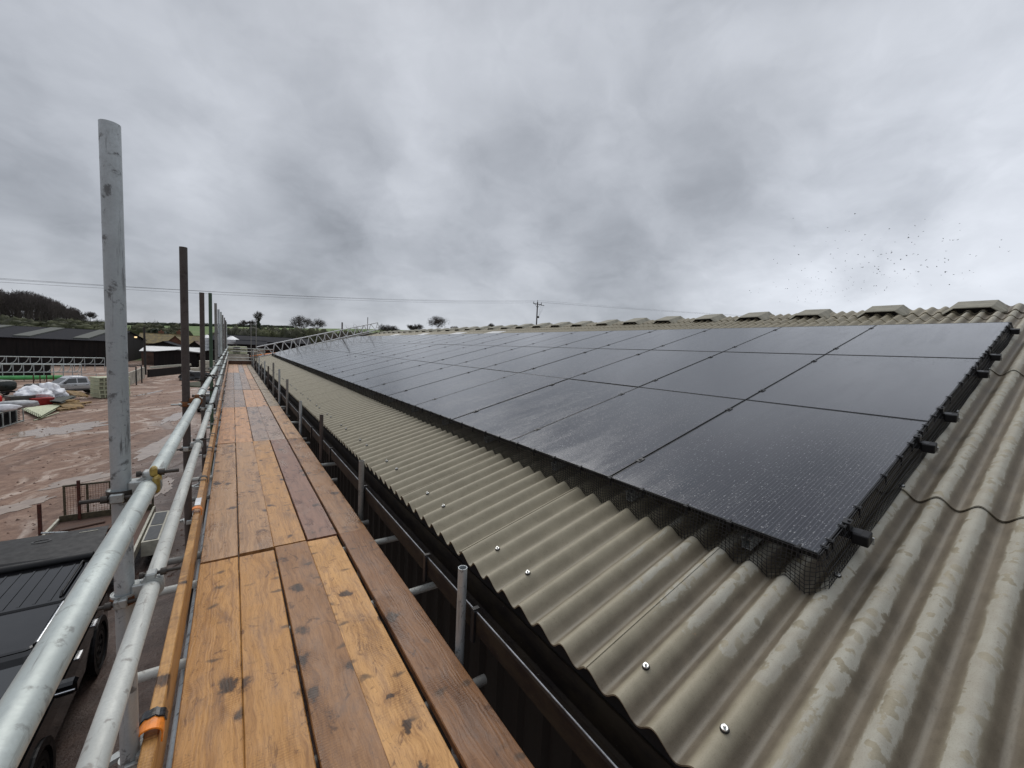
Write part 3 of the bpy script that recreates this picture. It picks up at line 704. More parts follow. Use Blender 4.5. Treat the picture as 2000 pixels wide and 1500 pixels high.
# side laps: the doubled edge of every seventh corrugation
for k in range(-4, 29):
    y = .478 + k * 1.0255 + .52
    if y < YN or y > YF - .1: continue
    for (t0, t1) in ((-.004, 2.03), (2.015, 4.76), (4.745, 7.7)):
        q = MB(); n = 6; w = []
        for t_ in (t0, t1):
            for j in range(n): 
                yy = y + .045 * j / (n - 1); w.append(RP(t_, (LAP if t0 > 1 and t_ == t0 else 0) + corr(yy) + .0065 - .003 * (j == 0), yy))
        q.grid(w, n, 2); q.add(w[:1] + w[n:n + 1] + [x - Vector((0, 0, .007)) for x in (w[0], w[n])], [(0, 1, 3, 2)])
        q.add(w[:n] + [x - Vector((0, 0, .007)) for x in w[:n]], [(j, j + 1, n + j + 1, n + j) for j in range(n - 1)])
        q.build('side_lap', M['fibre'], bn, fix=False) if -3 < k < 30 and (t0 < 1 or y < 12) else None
# ridge capping: corrugated apron, then the vented ridge pieces
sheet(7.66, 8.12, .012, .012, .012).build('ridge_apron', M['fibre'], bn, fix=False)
q = MB(); n = int((YF - YN) / PITCH * 12); ys = [YN + (YF - YN) * k / (n - 1) for k in range(n)]
def ridgept(u, y, dh=0):      # u from -1 (this eave side) over the crown to +1
    t_ = TOPT - abs(u) * .42; p = RP(t_, .030 + corr(y) * (1 - .25 * (1 - abs(u))) + dh + .012 * (1 - u * u), y)
    if u > 0: p.x = 2 * RP(TOPT, 0, 0).x - p.x
    return p
us = [-1, -.6, -.3, -.1, 0, .1, .3, .6, 1]
up = [ridgept(u, y) for u in us for y in ys]; lo = [ridgept(u, y, -.012) for u in us for y in ys]
q.grid(up, n, len(us)); q.grid(lo, n, len(us), flip=True); q.add(up[:n] + lo[:n], [(k, n + k, n + k + 1, k + 1) for k in range(n - 1)])
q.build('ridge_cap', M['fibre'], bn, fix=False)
XR = RP(TOPT, 0, 0).x; ZR = RP(TOPT, 0, 0).z
vent0 = None
def vent():
    q = MB(); W0, W1, H = .325, .20, .105
    def sec(t_, top, wb, wt, hb):
        p = []
        for (y, h) in ((-wb, hb), (-wt, top), (wt, top), (wb, hb)): p.append(RP(t_, h, y))
        return p
    a = sec(TOPT - .46, .080, W0 - .04, W1 - .02, -.005); b = sec(TOPT - .40, .090, W0, W1, -.005); c = sec(TOPT + .01, .102, W0, W1, -.02)
    mir = lambda sct: [Vector((2 * XR - p.x, p.y, p.z)) for p in sct]
    L = [a, b, c, mir(b), mir(a)]; vs = [p for s_ in L for p in s_]
    for k in range(len(L) - 1): q.add(L[k] + L[k + 1], [(j, j + 1, 4 + j + 1, 4 + j) for j in range(3)])
    th = .012; I = [[p + Vector((0, 0, -th)) for p in s_] for s_ in L]
    for k in range(len(I) - 1): q.add(I[k] + I[k + 1], [(4 + j, 4 + j + 1, j + 1, j) for j in range(3)])
    q.add(L[0] + I[0], [(j, j + 1, 5 + j, 4 + j) for j in range(3)])
    return q
vo = vent().build('ridge_vent', M['fibre_plain'], bn, origin=RP(TOPT, 0, 0), fix=False)
q = MB(); d0 = [RP(TOPT - .36, h, y) for (y, h) in ((-.305, -.03), (-.195, .083), (.195, .083), (.305, -.03))]; d1 = [p + Vector((.02, 0, .004)) for p in d0]
q.add(d0, [(0, 1, 2, 3)]); q.add(d1, [(3, 2, 1, 0)])
vd = q.build('vent_opening', M['plastic_black'], vo, origin=RP(TOPT, 0, 0), fix=False)
vys = [1.10 + 1.0255 * k for k in range(29)]
bw = Vector(bn['_w'])
vo.location = Vector((XR, vys[0], ZR)) - bw
vo['_w'] = None; del vo['_w']
for k, y in enumerate(vys[1:]): copypart(vo, bn, Vector((XR + .012 * math.sin(k * 2.3), y + .015 * math.sin(k * 3.7), ZR + .006 * math.sin(k * 5.1))) - bw, (R_(1.2) * math.sin(k * 1.9), 0, R_(1.5) * math.cos(k * 2.7)))
copypart(vo, bn, Vector((XR, -1.0, ZR)) - bw)
# fixings: a washer and bolt on two crests of each sheet
q = MB(); q.tube((0, 0, 0), (0, 0, .006), .0145, .013, 16); rbolt = q.build('roof_bolt', M['rubber'], bn, origin=(0, 0, 0)); 
q = MB(); q.tube((0, 0, .0055), (0, 0, .009), .0115, .010, 16); q.tube((0, 0, .009), (0, 0, .018), .005, .0045, 6); cap = q.build('bolt_cap', M['bolt_steel'], rbolt, origin=(0, 0, 0))
first = True
spots = [(.16, y) for k in range(-1, 29) for y in (.538 + 1.0255 * k, .829 + 1.0255 * k)] + [(1.093, .534), (2.043, .54), (3.43, .53), (4.72, .54)]
for (t_, y) in spots:
    y = CY0 + round((y - CY0) / PITCH) * PITCH
    loc = RP(t_, .001 + (LAP if t_ > 2 else 0), y) - bw
    if first: rbolt.location = loc; rbolt.rotation_euler = (0, -SL, 0); first = False
    else: copypart(rbolt, bn, loc, (0, -SL, 0))
# wall cladding with trapezoid ribs
WX = 1.235; q = MB(); pr = []; y = YN
while y < YF:
    pr += [(WX, y), (WX, y + .12), (WX - .030, y + .145), (WX - .030, y + .175), (WX, y + .20)]; y += .2
n = len(pr); q.add([(x, yy, G) for x, yy in pr] + [(x, yy, .33) for x, yy in pr], [(k, k + 1, n + k + 1, n + k) for k in range(n - 1)]); q.build('wall', M['cladding'], bn, fix=False)
q = MB(); q.box(WX + .004, WX + .12, YN, YF, G, .30); q.build('wall_lining', M['dark_timber'], bn)
# gutter, its rolled lip, clips and a cable lying in it
gp = [(1.045, .212), (1.030, .222), (1.026, .212), (1.030, .110), (1.050, .098), (1.155, .098), (1.172, .115), (1.176, .25), (1.168, .25), (1.163, .120), (1.150, .108), (1.054, .108), (1.042, .118), (1.040, .205)]
q = MB(); ng = len(gp); ysg = [YN + (YF - YN) * k / 60 for k in range(61)]
q.loft([[(x, y, z + .003 * mnoise.noise(Vector((y * .6, 0, 0)))) for x, z in gp] for y in ysg]); gut = q.build('gutter', M['gutter'], bn)
q = MB(); q.path([(1.034, y, .2235 + .003 * mnoise.noise(Vector((y * .6, 0, 0)))) for y in ysg], .0038, 8); q.build('gutter_lip', M['gutter_rim'], gut)
for y in (.2, 1.72, 2.36, 3.86, 5.5, 7.0, 8.6, 10.2, 11.8, 13.5, 15, 17, 19, 21, 23, 25, 27, 29):
    q = MB(); q.box(1.012, 1.030, y - .016, y + .016, .06, .235, ch=.003); q.box(1.012, 1.05, y - .012, y + .012, .235, .243); q.build('gutter_clip', M['black_metal'], gut)
q = MB(); q.path([(1.112 + .018 * mnoise.noise(Vector((y * .9, 4, 0))), y, .122 + .006 * mnoise.noise(Vector((y * 1.3, 8, 0)))) for y in [YN + k * .25 for k in range(132)]], .007, 6)
tag(q.build('cable', M['rubber'], origin=(1.11, 14, .12)), 'black cable lying along inside the barn gutter', 'cable')
q = MB(); q.box(1.18, 1.21, YN, YF, .16, .335); q.build('fascia', M['dark_timber'], bn)
# far side of the roof, gable ends
far = lambda p: Vector((2 * XR - p.x, p.y, p.z))
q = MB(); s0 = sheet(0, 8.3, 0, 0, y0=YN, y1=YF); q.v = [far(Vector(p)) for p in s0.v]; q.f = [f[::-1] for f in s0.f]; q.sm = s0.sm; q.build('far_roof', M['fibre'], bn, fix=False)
for y in (YF - .08, YN + .1):
    q = MB(); pts = [(WX, y, G), (2 * XR - WX, y, G), (2 * XR - WX, y, .36), (XR, y, ZR - .08), (WX, y, .36)]
    q.add(pts + [(x, yy - .06, z) for x, yy, z in pts], [(0, 1, 2, 3, 4), (9, 8, 7, 6, 5)] + [(k, (k + 1) % 5, 5 + (k + 1) % 5, 5 + k) for k in range(5)]); q.build('gable_wall', M['cladding'], bn)
q = MB(); q.box(2 * XR - WX - .05, 2 * XR - WX, YN, YF, G, .3); q.build('wall', M['cladding'], bn)
# pale rooflight sheets showing above the array
for y in (12.6, 15.7, 19.6, 24.0):
    n = 7 * 12; ys2 = [y + 1.0255 * k / n for k in range(n + 1)]
    q = MB(); q.grid([RP(t_, .006 + corr(yy), yy) for t_ in (6.2, 7.6) for yy in ys2], n + 1, 2); q.build('rooflight', M['white_roof'], bn, fix=False)
# scaffold tube clamped on the ridge at the right
rt = thing('ridge_tube', 'pale scaffold tube with a clamp lying on the roof ridge at right', 'scaffold tube', tuple(RP(8.02, .09, .4)))
a_, b_ = RP(7.95, .085, .50), RP(8.02, .095, -1.6)
q = MB(); q.tube(a_, b_, .024, n=14, hollow=.004); q.build('tube', M['galv_pale'], rt)
q = MB(); q.ring(a_ + Vector((0, -.1, 0)), (b_ - a_), .025, .034, .025, 18); q.box(a_.x - .05, a_.x + .03, a_.y - .13, a_.y - .07, a_.z + .03, a_.z + .065, ch=.005); q.box(a_.x - .055, a_.x - .03, a_.y - .13, a_.y - .05, a_.z - .07, a_.z + .05, ch=.005)
q.tube(a_ + Vector((-.04, -.1, .05)), a_ + Vector((.35, .0, .14)), .01, n=8); cl = q.build('clamp', M['coupler_steel'], rt)

# ------------------------------------------------------------------ solar array
PT0, PL, PW, RPIT, CPIT, Y0 = .99, 1.780, 1.1435, 1.792, 1.1545, .589
PH = .150
proto = thing('solar_panel', 'x', 'solar panel', (0, 0, 0), local=True)
fw, ft = .008, .030
q = MB()
q.box(0, fw, 0, PW, -ft, 0, ch=.0012); q.box(PL - fw, PL, 0, PW, -ft, 0, ch=.0012); q.box(fw, PL - fw, 0, fw, -ft, 0, ch=.0012); q.box(fw, PL - fw, PW - fw, PW, -ft, 0, ch=.0012)
q.build('frame', M['panel_frame'], proto)
q = MB(); q.box(fw, PL - fw, fw, PW - fw, -.006, -.0016); q.build('glass', M['panel_glass'], proto)
rn = ['bottom', 'middle', 'top']; ncol = 25; rp = random.Random(5)
for r_ in range(3):
    for c_ in range(ncol):
        o = proto if r_ == c_ == 0 else dup(proto)
        p = RP(PT0 + r_ * RPIT, PH + rp.uniform(-.0015, .0015), Y0 + c_ * CPIT); o.location = p; o.rotation_euler = (rp.uniform(-.0012, .0012), -SL + rp.uniform(-.001, .001), 0)
        tag(o, f'black solar panel in the {rn[r_]} row, ' + (f'{ORD[c_]} column from the near end' if c_ < 24 else 'last column at the far end'), 'solar panel', 'solar panels on the barn roof')
YA, YB = Y0 + .0, Y0 + ncol * CPIT - .02
mtx = Matrix.Rotation(-SL, 4, 'Y')
def rbox(q, t0, t1, h0, h1, y0, y1, ch=0):
    mm = Matrix.Translation(RP(0, 0, 0)) @ mtx; q.box(t0, t1, y0, y1, h0, h1, mm, ch)
cr = thing('panel_rail', 'x', 'mounting rail', (0, 0, 0)) if False else None
TR = [1.30, 2.48, 3.07, 4.25, 4.87, 6.10]
rname = ['lower rail under the bottom row', 'upper rail under the bottom row', 'lower rail under the middle row', 'upper rail under the middle row', 'lower rail under the top row', 'upper rail under the top row']
for t_, nm in zip(TR, rname):
    th = thing('mounting_rail', 'black end capped ' + nm + ' of solar panels', 'mounting rail', tuple(RP(t_, .1, Y0)), group='rails carrying the solar panels')
    q = MB(); rbox(q, t_ - .02, t_ + .02, .078, .119, YA - .06, YB + .05); q.build('rail', M['panel_frame'], th)
    q = MB(); rbox(q, t_ - .030, t_ + .030, .064, .118, YA - .090, YA - .030, .004); q.build('end_cap', M['plastic_black'], th)
    q = MB(); rbox(q, t_ - .022, t_ + .022, .119, .154, YA - .022, YA - .006, .002); rbox(q, t_ - .022, t_ + .022, .150, .156, YA - .022, YA + .010, .002); rbox(q, t_ - .006, t_ + .006, .156, .163, YA - .02, YA - .008); q.build('end_clamp', M['black_metal'], th)
    q = MB(); rbox(q, t_ + .032, t_ + .038, .05, .085, YA - .095, YA - .02); q.build('end_bracket', M['bolt_steel'], th)
    for c_ in range(1, 14):
        y = Y0 + c_ * CPIT - .010; q = MB(); rbox(q, t_ - .03, t_ + .03, .1495, .154, y - .020, y + .020, .0015); rbox(q, t_ - .007, t_ + .007, .154, .160, y - .007, y + .007); q.build('mid_clamp', M['black_metal'], th)
br = None
for k, y in enumerate([.90, 1.62, 2.36, 3.4, 4.4, 5.45, 6.5, 7.5, 8.5, 9.6]):
    th = thing('short_rail', f'silver channel bracket under the lower panel edge, {ORD[k]} from the near corner', 'bracket', tuple(RP(1.1, .02, y)), group='brackets under the lower panel edge')
    q = MB(); 
    for (a0, a1, h0, h1) in ((-.022, .022, .006, .010), (-.022, -.018, .010, .062), (.018, .022, .010, .062), (-.022, -.008, .062, .066), (.008, .022, .062, .066)): rbox(q, 1.02, 1.36, h0, h1, y + a0, y + a1)
    q.build('channel', M['coupler_steel'], th)
# bird guard: square welded mesh hung from the panel edges, flaring out to meet the sheets
bg = thing('bird_guard', 'black wire mesh skirt closing the gap below the solar panel edges', 'wire mesh', tuple(RP(.98, .1, Y0)))
wr, S = .0016, .0190
def wirepath(q, pts, r=wr):
    for a, b2 in zip(pts[:-1], pts[1:]): q.tube(a, b2, r, r, 4, caps=False)
q = MB(); nv = int((YB - YA) / S)
def skirt(f, y, out=0):     # f: 0 at panel edge, 1 at the sheets
    hb = corr(y) + .004; h = .147 + (hb - .147) * f
    return RP(PT0 - .004 - .030 * f - .01 * math.sin(PI * f) + .006 * mnoise.noise(Vector((y * 2, f, 0))), h, y)
for k in range(nv + 1):
    y = YA + k * S + .004 * mnoise.noise(Vector((k * .3, 0, 0)))
    if y < 9: wirepath(q, [skirt(f, y) for f in (0, .33, .66, 1)])
    elif k % 2 == 0: wirepath(q, [skirt(f, y) for f in (0, 1)], .0022)
for f in [k / 9.3 for k in range(10)]:
    wirepath(q, [skirt(f, YA + S * 2 * k) for k in range(int(nv / 2) + 1)], wr if f else .0014)
bgm = q.build('mesh_front', M['black_metal'], bg, fix=False)
q = MB(); L = 3 * RPIT - .02; ns = int(L / S)
def skirt2(f, t_):
    base = corr(YA - .03 * f) + .004 if True else 0
    return RP(t_, .147 + (base - .147) * f, YA - .004 - .035 * f - .012 * math.sin(PI * f) + .008 * mnoise.noise(Vector((t_ * 2, f, 5))))
for k in range(ns + 1): wirepath(q, [skirt2(f, PT0 + k * S) for f in (0, .33, .66, 1)])
for f in [0, .16, .32, .48, .64, .80, .97]: wirepath(q, [skirt2(f, PT0 + S * 2 * k) for k in range(int(ns / 2) + 1)])
for k in range(8):                                  # the corner, bent round in an arc
    f = k / 7; wirepath(q, [skirt(f, YA), RP(PT0 - .022 * f, .147 + (corr(YA) - .143) * f, YA - .022 * f), skirt2(f, PT0)])
for a in (.35, .7): wirepath(q, [skirt(f, YA).lerp(skirt2(f, PT0), a) for f in (0, .5, 1)])
q.build('mesh_side', M['black_metal'], bg, fix=False)
q = MB(); q.box(-.010, .004, -.011, .011, -.012, .003, ch=.001); q.box(-.013, .014, -.004, .004, .002, .0055); q.tube((-.012, -.013, .001), (-.012, .013, .001), .0045, n=8); q.box(-.014, -.008, -.006, .006, -.05, .0)
clip = q.build('mesh_clip', M['plastic_black'], bg, origin=(0, 0, 0)); bgw = Vector(bg['_w']); first = True
cl_pts = [(RP(PT0, PH, Y0 + .10 + k * .262 + rp.uniform(-.03, .03)), 0) for k in range(70)] + [(RP(PT0 + t_, PH, YA), R_(90)) for t_ in (.06, .12, .26, .46, .86, 1.14, 1.36, 1.58, 1.7, 1.9, 2.06, 2.35, 2.75, 3.0, 3.2, 3.42, 3.62, 3.76, 4.05, 4.32, 4.55, 4.8, 5.05, 5.3)]
for p, rz in cl_pts:
    if first: c = clip; first = False
    else: c = copypart(clip, bg, (0, 0, 0))
    c.location = p - bgw; c.rotation_mode = 'XYZ'
    c.rotation_euler = (Matrix.Rotation(-SL, 3, 'Y') @ Matrix.Rotation(rz, 3, 'Z')).to_euler()

# ------------------------------------------------------------------ vehicles
def wheel(parent, x, y, r, w, rimmat='rim'):
    q = MB(); sgn = 1 if x > 0 else -1
    prof = [(r * .62, w / 2 - .01), (r * .72, w / 2), (r * .93, w / 2 - .01), (r, w / 2 - .04), (r, -w / 2 + .04), (r * .93, -w / 2 + .01), (r * .6, -w / 2)]
    n = 28; vs = []
    for k in range(n):
        a = 2 * PI * k / n; vs += [(x + sgn * z, y + rr * math.cos(a), r + rr * math.sin(a)) for rr, z in prof]
    m_ = len(prof); fs = [(k * m_ + j, k * m_ + j + 1, ((k + 1) % n) * m_ + j + 1, ((k + 1) % n) * m_ + j) for k in range(n) for j in range(m_ - 1)]
    q.add(vs, fs); o = q.build('wheel', M['tyre'], parent, origin=(0, 0, 0))
    q = MB(); q.ring((x + sgn * (w / 2 - .03), y, r), (1, 0, 0), r * .50, r * .64, .025, 24); q.tube((x + sgn * (w / 2 - .06), y, r), (x + sgn * (w / 2 - .02), y, r), r * .17, n=14)
    for k in range(6):
        a = 2 * PI * k / 6; e = Vector((0, math.cos(a), math.sin(a))); t_ = Vector((0, -math.sin(a), math.cos(a))) * r * .055
        c0 = Vector((x + sgn * (w / 2 - .03), y, r)); p0, p1 = c0 + e * r * .12, c0 + e * r * .54; d = Vector((sgn * .02, 0, 0))
        q.add([p0 - t_ - d, p0 + t_ - d, p1 + t_ - d, p1 - t_ - d, p0 - t_ + d, p0 + t_ + d, p1 + t_ + d, p1 - t_ + d], [(3, 2, 1, 0), (4, 5, 6, 7), (0, 1, 5, 4), (1, 2, 6, 5), (2, 3, 7, 6), (3, 0, 4, 7)])
    q.build('rim', M[rimmat], o, origin=(0, 0, 0)); return o
def rrect(y0, y1, hw, z, r=.12, n=4):      # rounded plan outline at height z
    out = []
    for cx, cy, a0 in ((hw - r, y1 - r, 0), (-hw + r, y1 - r, 90), (-hw + r, y0 + r, 180), (hw - r, y0 + r, 270)):
        for k in range(n + 1): a = R_(a0 + 90 * k / n); out.append((cx + r * math.cos(a), cy + r * math.sin(a), z))
    return out
def quadpanel(q, pts, n, th=.006):         # a thin pane standing just proud of a body face
    n = Vector(n).normalized(); a = [Vector(p) + n * .004 for p in pts]; b2 = [p + n * th for p in a]; k = len(a)
    q.add(a + b2, [tuple(range(k - 1, -1, -1)), tuple(range(k, 2 * k))] + [(j, (j + 1) % k, k + (j + 1) % k, k + j) for j in range(k)])

# silver double-cab pickup in the yard (nose = +y)
pk = thing('pickup_truck', 'silver grey double cab pickup parked behind the white sacks', 'pickup', (-13.05, 57.0, G + .05), R_(123.5), local=True)
q = MB()
q.loft([rrect(-2.55, 2.45, .80, .48, .1), rrect(-2.62, 2.58, .91, .62, .16), rrect(-2.64, 2.62, .93, .85, .2), rrect(-2.62, 2.45, .90, 1.05, .2), rrect(-2.60, 1.0, .86, 1.12, .12)], smooth=False)
q.loft([rrect(.2, 2.50, .86, .98, .2), rrect(.2, 2.35, .80, 1.09, .2), rrect(.2, 1.2, .76, 1.15, .2)])
q.build('body', M['silver_paint'], pk)
cb = [(rrect(-1.05, 1.25, .86, 1.08, .1)), (rrect(-.95, .55, .72, 1.62, .1)), (rrect(-.85, .35, .68, 1.74, .12)), (rrect(-.7, .2, .55, 1.78, .12))]
q = MB(); q.loft(cb); q.build('cab', M['silver_paint'], pk)
for sx in (1, -1):
    for (a, b2, c, d) in (((-.08, 1.15), (.95, 1.15), (.46, 1.56), (-.08, 1.60)), ((-.85, 1.15), (-.16, 1.15), (-.16, 1.60), (-.80, 1.58))):
        f = lambda p: (sx * (.86 - (p[1] - 1.08) * .14 / .54), p[0], p[1])
        q = MB(); quadpanel(q, [f(a), f(b2), f(c), f(d)], (sx, 0, .26)); q.build('window', M['car_glass'], pk)
    for y in (.05, -.8): q = MB(); q.box(sx * .925 - .02, sx * .925 + .02, y - .09, y + .09, .93, .965, ch=.004); q.build('door_handle', M['plastic_black'], pk)
    q = MB(); q.box(sx * 1.0 - .10, sx * 1.0 + .10, .72, .86, 1.12, 1.28, ch=.03); q.build('door_mirror', M['plastic_black'], pk)
    q = MB(); q.box(sx * .93 - .05, sx * .93 + .05, -.95, 1.0, .38, .50, ch=.02); q.build('side_step', M['plastic_black'], pk)
    q = MB(); q.box(sx * .93 - .012, sx * .93 + .012, -1.12, -1.06, .6, 1.6, ch=.004); q.build('trim_strip', M['car_glass'], pk)
    for y in (1.62, -1.58):
        q = MB(); q.ring((sx * .915, y, .42), (1, 0, 0), .38, .48, .035, 20, 0, 2 * PI); q.build('wheel_arch', M['plastic_black'], pk); wheel(pk, sx * .80, y, .40, .26)
q = MB(); quadpanel(q, [(-.74, 1.16, 1.14), (.74, 1.16, 1.14), (.62, .58, 1.6), (-.62, .58, 1.6)], (0, .62, .78)); q.build('windscreen', M['car_glass'], pk)
q = MB(); q.box(-.75, .75, 2.56, 2.66, .45, .68, ch=.03); q.build('bumper', M['plastic_black'], pk)
q = MB(); q.box(-.80, .80, -2.5, -1.12, 1.08, 1.14, ch=.01); q.build('tonneau_cover', M['plastic_black'], pk)

# black SUV below the scaffold, tailgate raised (nose towards the camera = -y in the world)
sv = thing('estate_car', 'glossy black off road estate car with tailgate raised below the guard rails', 'car', (-3.14, 8.9, G), 0, local=True); sv.scale = (1.12, 1, 1)
q = MB(); hw = .96
q.loft([rrect(-2.85, 1.90, .86, .28, .12), rrect(-2.95, 1.98, .94, .48, .2), rrect(-3.0, 2.02, hw, .85, .22), rrect(-2.95, 2.0, .95, 1.08, .22), rrect(-1.9, 1.98, .90, 1.17, .12)])
q.loft([rrect(-2.85, -1.4, .86, 1.02, .3), rrect(-2.75, -1.4, .80, 1.13, .3), rrect(-2.3, -1.3, .70, 1.18, .3)]); q.build('body', M['dark_paint'], sv)
q = MB(); q.loft([rrect(-1.75, 1.95, .89, 1.12, .1), rrect(-1.05, 1.88, .81, 1.62, .1), rrect(-.98, 1.84, .78, 1.74, .1), rrect(-.9, 1.80, .74, 1.80, .1)]); q.build('cabin', M['dark_paint'], sv)
q = MB(); q.loft([rrect(.28, 1.80, .775, 1.795, .06), rrect(.30, 1.78, .765, 1.825, .06)]); rf = q.build('roof', M['dark_paint'], sv)
for k in range(9):
    x = -.60 + k * .15; q = MB(); q.loft([[(x - .018, .34, 1.824), (x + .018, .34, 1.824), (x + .012, .36, 1.833), (x - .012, .36, 1.833)], [(x - .018, 1.70, 1.824), (x + .018, 1.70, 1.824), (x + .012, 1.68, 1.833), (x - .012, 1.68, 1.833)]]); q.build('roof_rib', M['dark_paint'], rf)
q = MB(); q.loft([rrect(-.93, .22, .745, 1.796, .08), rrect(-.90, .20, .735, 1.812, .08)]); q.build('glass_roof', M['roof_glass'], sv)
for sx in (1, -1):
    q = MB(); q.path([(sx * .70, .42, 1.83), (sx * .70, .50, 1.875), (sx * .70, 1.62, 1.875), (sx * .70, 1.72, 1.83)], .017, 8); q.build('roof_bar', M['plastic_black'], sv)
    q = MB(); q.path([(sx * .765, .24, 1.815), (sx * .765, -.30, 1.815), (sx * .755, -.80, 1.80)], .016, 8); q.build('trim_strip', M['chrome'], sv)
    for a, b2 in ((-.75, -.02), (.06, .82), (.90, 1.75)):
        f = lambda y, z: (sx * (.89 - (z - 1.12) * .08 / .5), y, z)
        lo = a - .35 if a == -.75 else a
        q = MB(); quadpanel(q, [f(lo, 1.19), f(b2, 1.19), f(b2, 1.60), f(a, 1.60)], (sx, 0, .16)); q.build('window', M['car_glass'], sv)
    for y in (-.05, .85): q = MB(); q.box(sx * .965 - .02, sx * .965 + .02, y - .11, y + .11, .98, 1.02, ch=.006); q.build('door_handle', M['chrome'], sv)
    q = MB(); q.box(sx * 1.06 - .11, sx * 1.06 + .11, -1.22, -1.06, 1.13, 1.32, ch=.035); mr = q.build('door_mirror', M['dark_paint'], sv)
    q = MB(); q.box(sx * 1.06 - .08, sx * 1.06 + .10, -1.235, -1.215, 1.20, 1.225, ch=.005); q.build('mirror_trim', M['chrome'], mr)
    for y in (-1.75, 1.12):
        q = MB(); q.ring((sx * .945, y, .42), (1, 0, 0), .40, .50, .035, 24); q.build('wheel_arch', M['plastic_black'], sv); wheel(sv, sx * .83, y, .40, .27, 'plastic_black')
q = MB(); quadpanel(q, [(-.80, -1.70, 1.16), (.80, -1.70, 1.16), (.72, -1.03, 1.66), (-.72, -1.03, 1.66)], (0, -.6, .8)); q.build('windscreen', M['car_glass'], sv)
q = MB(); q.path([(-.7, -1.64, 1.22), (0, -1.60, 1.25), (.62, -1.55, 1.28)], .012, 6); q.build('wiper', M['plastic_black'], sv)
tg = MB(); tz = 1.86
tg.loft([[(-.80, 1.86, tz - .06), (.80, 1.86, tz - .06), (.84, 1.92, tz + .02), (.84, 2.1, tz + .07), (.80, 3.02, tz + .14), (-.80, 3.02, tz + .14), (-.84, 2.1, tz + .07), (-.84, 1.92, tz + .02)],
         [(-.76, 1.88, tz - .12), (.76, 1.88, tz - .12), (.79, 1.94, tz - .06), (.79, 2.1, tz - .02), (.76, 2.98, tz + .07), (-.76, 2.98, tz + .07), (-.79, 2.1, tz - .02), (-.79, 1.94, tz - .06)]])
tg.tube((-.78, 1.88, tz - .01), (.78, 1.88, tz - .01), .075, n=14); to = tg.build('tailgate', M['plastic_black'], sv)
q = MB(); nrm = Vector((0, -.076, 1)); cc = Vector((-.02, 2.72, tz + .123))
q.ring(cc, nrm, .055, .072, .004, 24); q.v = [(cc.x + (x - cc.x) * 1.75, y, z) for x, y, z in q.v]; q.build('oval_badge', M['black_metal'], to)
q = MB(); q.box(.42, .67, 2.86, 2.875, tz + .128, tz + .136); q.build('number_lamp', M['cream_paint'], to)
for sx in (1, -1):
    q = MB(); q.tube((sx * .79, 1.95, 1.50), (sx * .79, 2.38, tz + .02), .014, n=8); q.build('gas_strut', M['plastic_black'], to)

# flatbed trailer hitched behind it
tx0, tx1, ty0, ty1, tz0 = -4.22, -2.14, 12.75, 16.9, -4.02
tl = thing('trailer', 'rusty flat trailer with mesh ramp and red brown stakes behind the black car', 'trailer', (-3.4, 14.8, G))
q = MB(); q.box(tx0, tx1, ty0, ty1, tz0 - .06, tz0); q.build('bed', M['brown_wall'], tl)
for x in (tx0 - .02, tx1 + .02):
    q = MB(); q.box(x - .03, x + .03, ty0, ty1, tz0 - .12, tz0 + .10, ch=.005); q.build('side_rail', M['cream_paint'], tl)
q = MB(); q.box(tx0, tx1, ty1 - .05, ty1, tz0, tz0 + .18); q.build('tail_board', M['olive_steel'], tl)
rmp = thing('x', 'x', 'x') if False else None
q = MB(); zt = tz0 + 1.05
rx0, rx1 = tx0 + .10, tx1 - .02
xs = [rx0, rx0 + .48, rx0 + .98, rx0 + 1.48, rx1]
for x in xs: q.box(x - .025, x + .025, ty1 + .02, ty1 + .06, tz0 + .05, zt - .03)
q.box(rx0 - .025, rx1 + .025, ty1 + .015, ty1 + .065, zt - .03, zt + .02); q.box(rx0, rx1, ty1 + .02, ty1 + .06, tz0 + .02, tz0 + .08); ro = q.build('ramp_frame', M['olive_steel'], tl)
q = MB(); k = 0
while rx0 + k * .06 < rx1: q.tube((rx0 + k * .06, ty1 + .04, tz0 + .05), (rx0 + k * .06, ty1 + .04, zt), .0045, n=4, caps=False); k += 1
k = 0
while tz0 + .08 + k * .06 < zt: q.tube((rx0, ty1 + .04, tz0 + .08 + k * .06), (rx1, ty1 + .04, tz0 + .08 + k * .06), .0045, n=4, caps=False); k += 1
q.build('ramp_mesh', M['rust'], ro)
for x, y, z in ((tx0 + .42, ty1 - .05, tz0 + 1.2), (tx1 - .22, ty1 - .05, tz0 + 1.22), (tx0 - .08, 15.75, tz0 + .95)):
    q = MB(); q.box(x - .035, x + .035, y - .035, y + .035, tz0 - .1, z, ch=.006); q.build('stake', M['red_rust'], tl)
q = MB(); q.tube((tx0 - .05, 15.7, tz0 + .16), (tx0 + .85, 15.5, tz0 + .08), .025, n=8); q.build('jockey_bar', M['galv_grey'], tl)
mg = MB(); mg.loft([[(tx1 + .10, 13.92, tz0 - .28), (tx1 + .46, 13.92, tz0 - .28), (tx1 + .46, 13.97, tz0 + .10), (tx1 + .10, 13.97, tz0 + .10)], [(tx1 + .10, 16.30, tz0 - .28), (tx1 + .46, 16.30, tz0 - .28), (tx1 + .46, 16.25, tz0 + .10), (tx1 + .10, 16.25, tz0 + .10)]])
mo = mg.build('mudguard', M['cream_paint'], tl)
for y0 in (14.05, 15.14):
    q = MB(); q.box(tx1 + .14, tx1 + .42, y0, y0 + 1.0, tz0 + .101, tz0 + .112); q.build('tread_pad', M['grey_pad'], mo)
for y in (14.55, 15.6): wheel(tl, .18, .0, .30, .2).location = Vector((tx1 + .10, y, G)) - Vector(tl['_w']) + Vector((-.0, 0, 0))
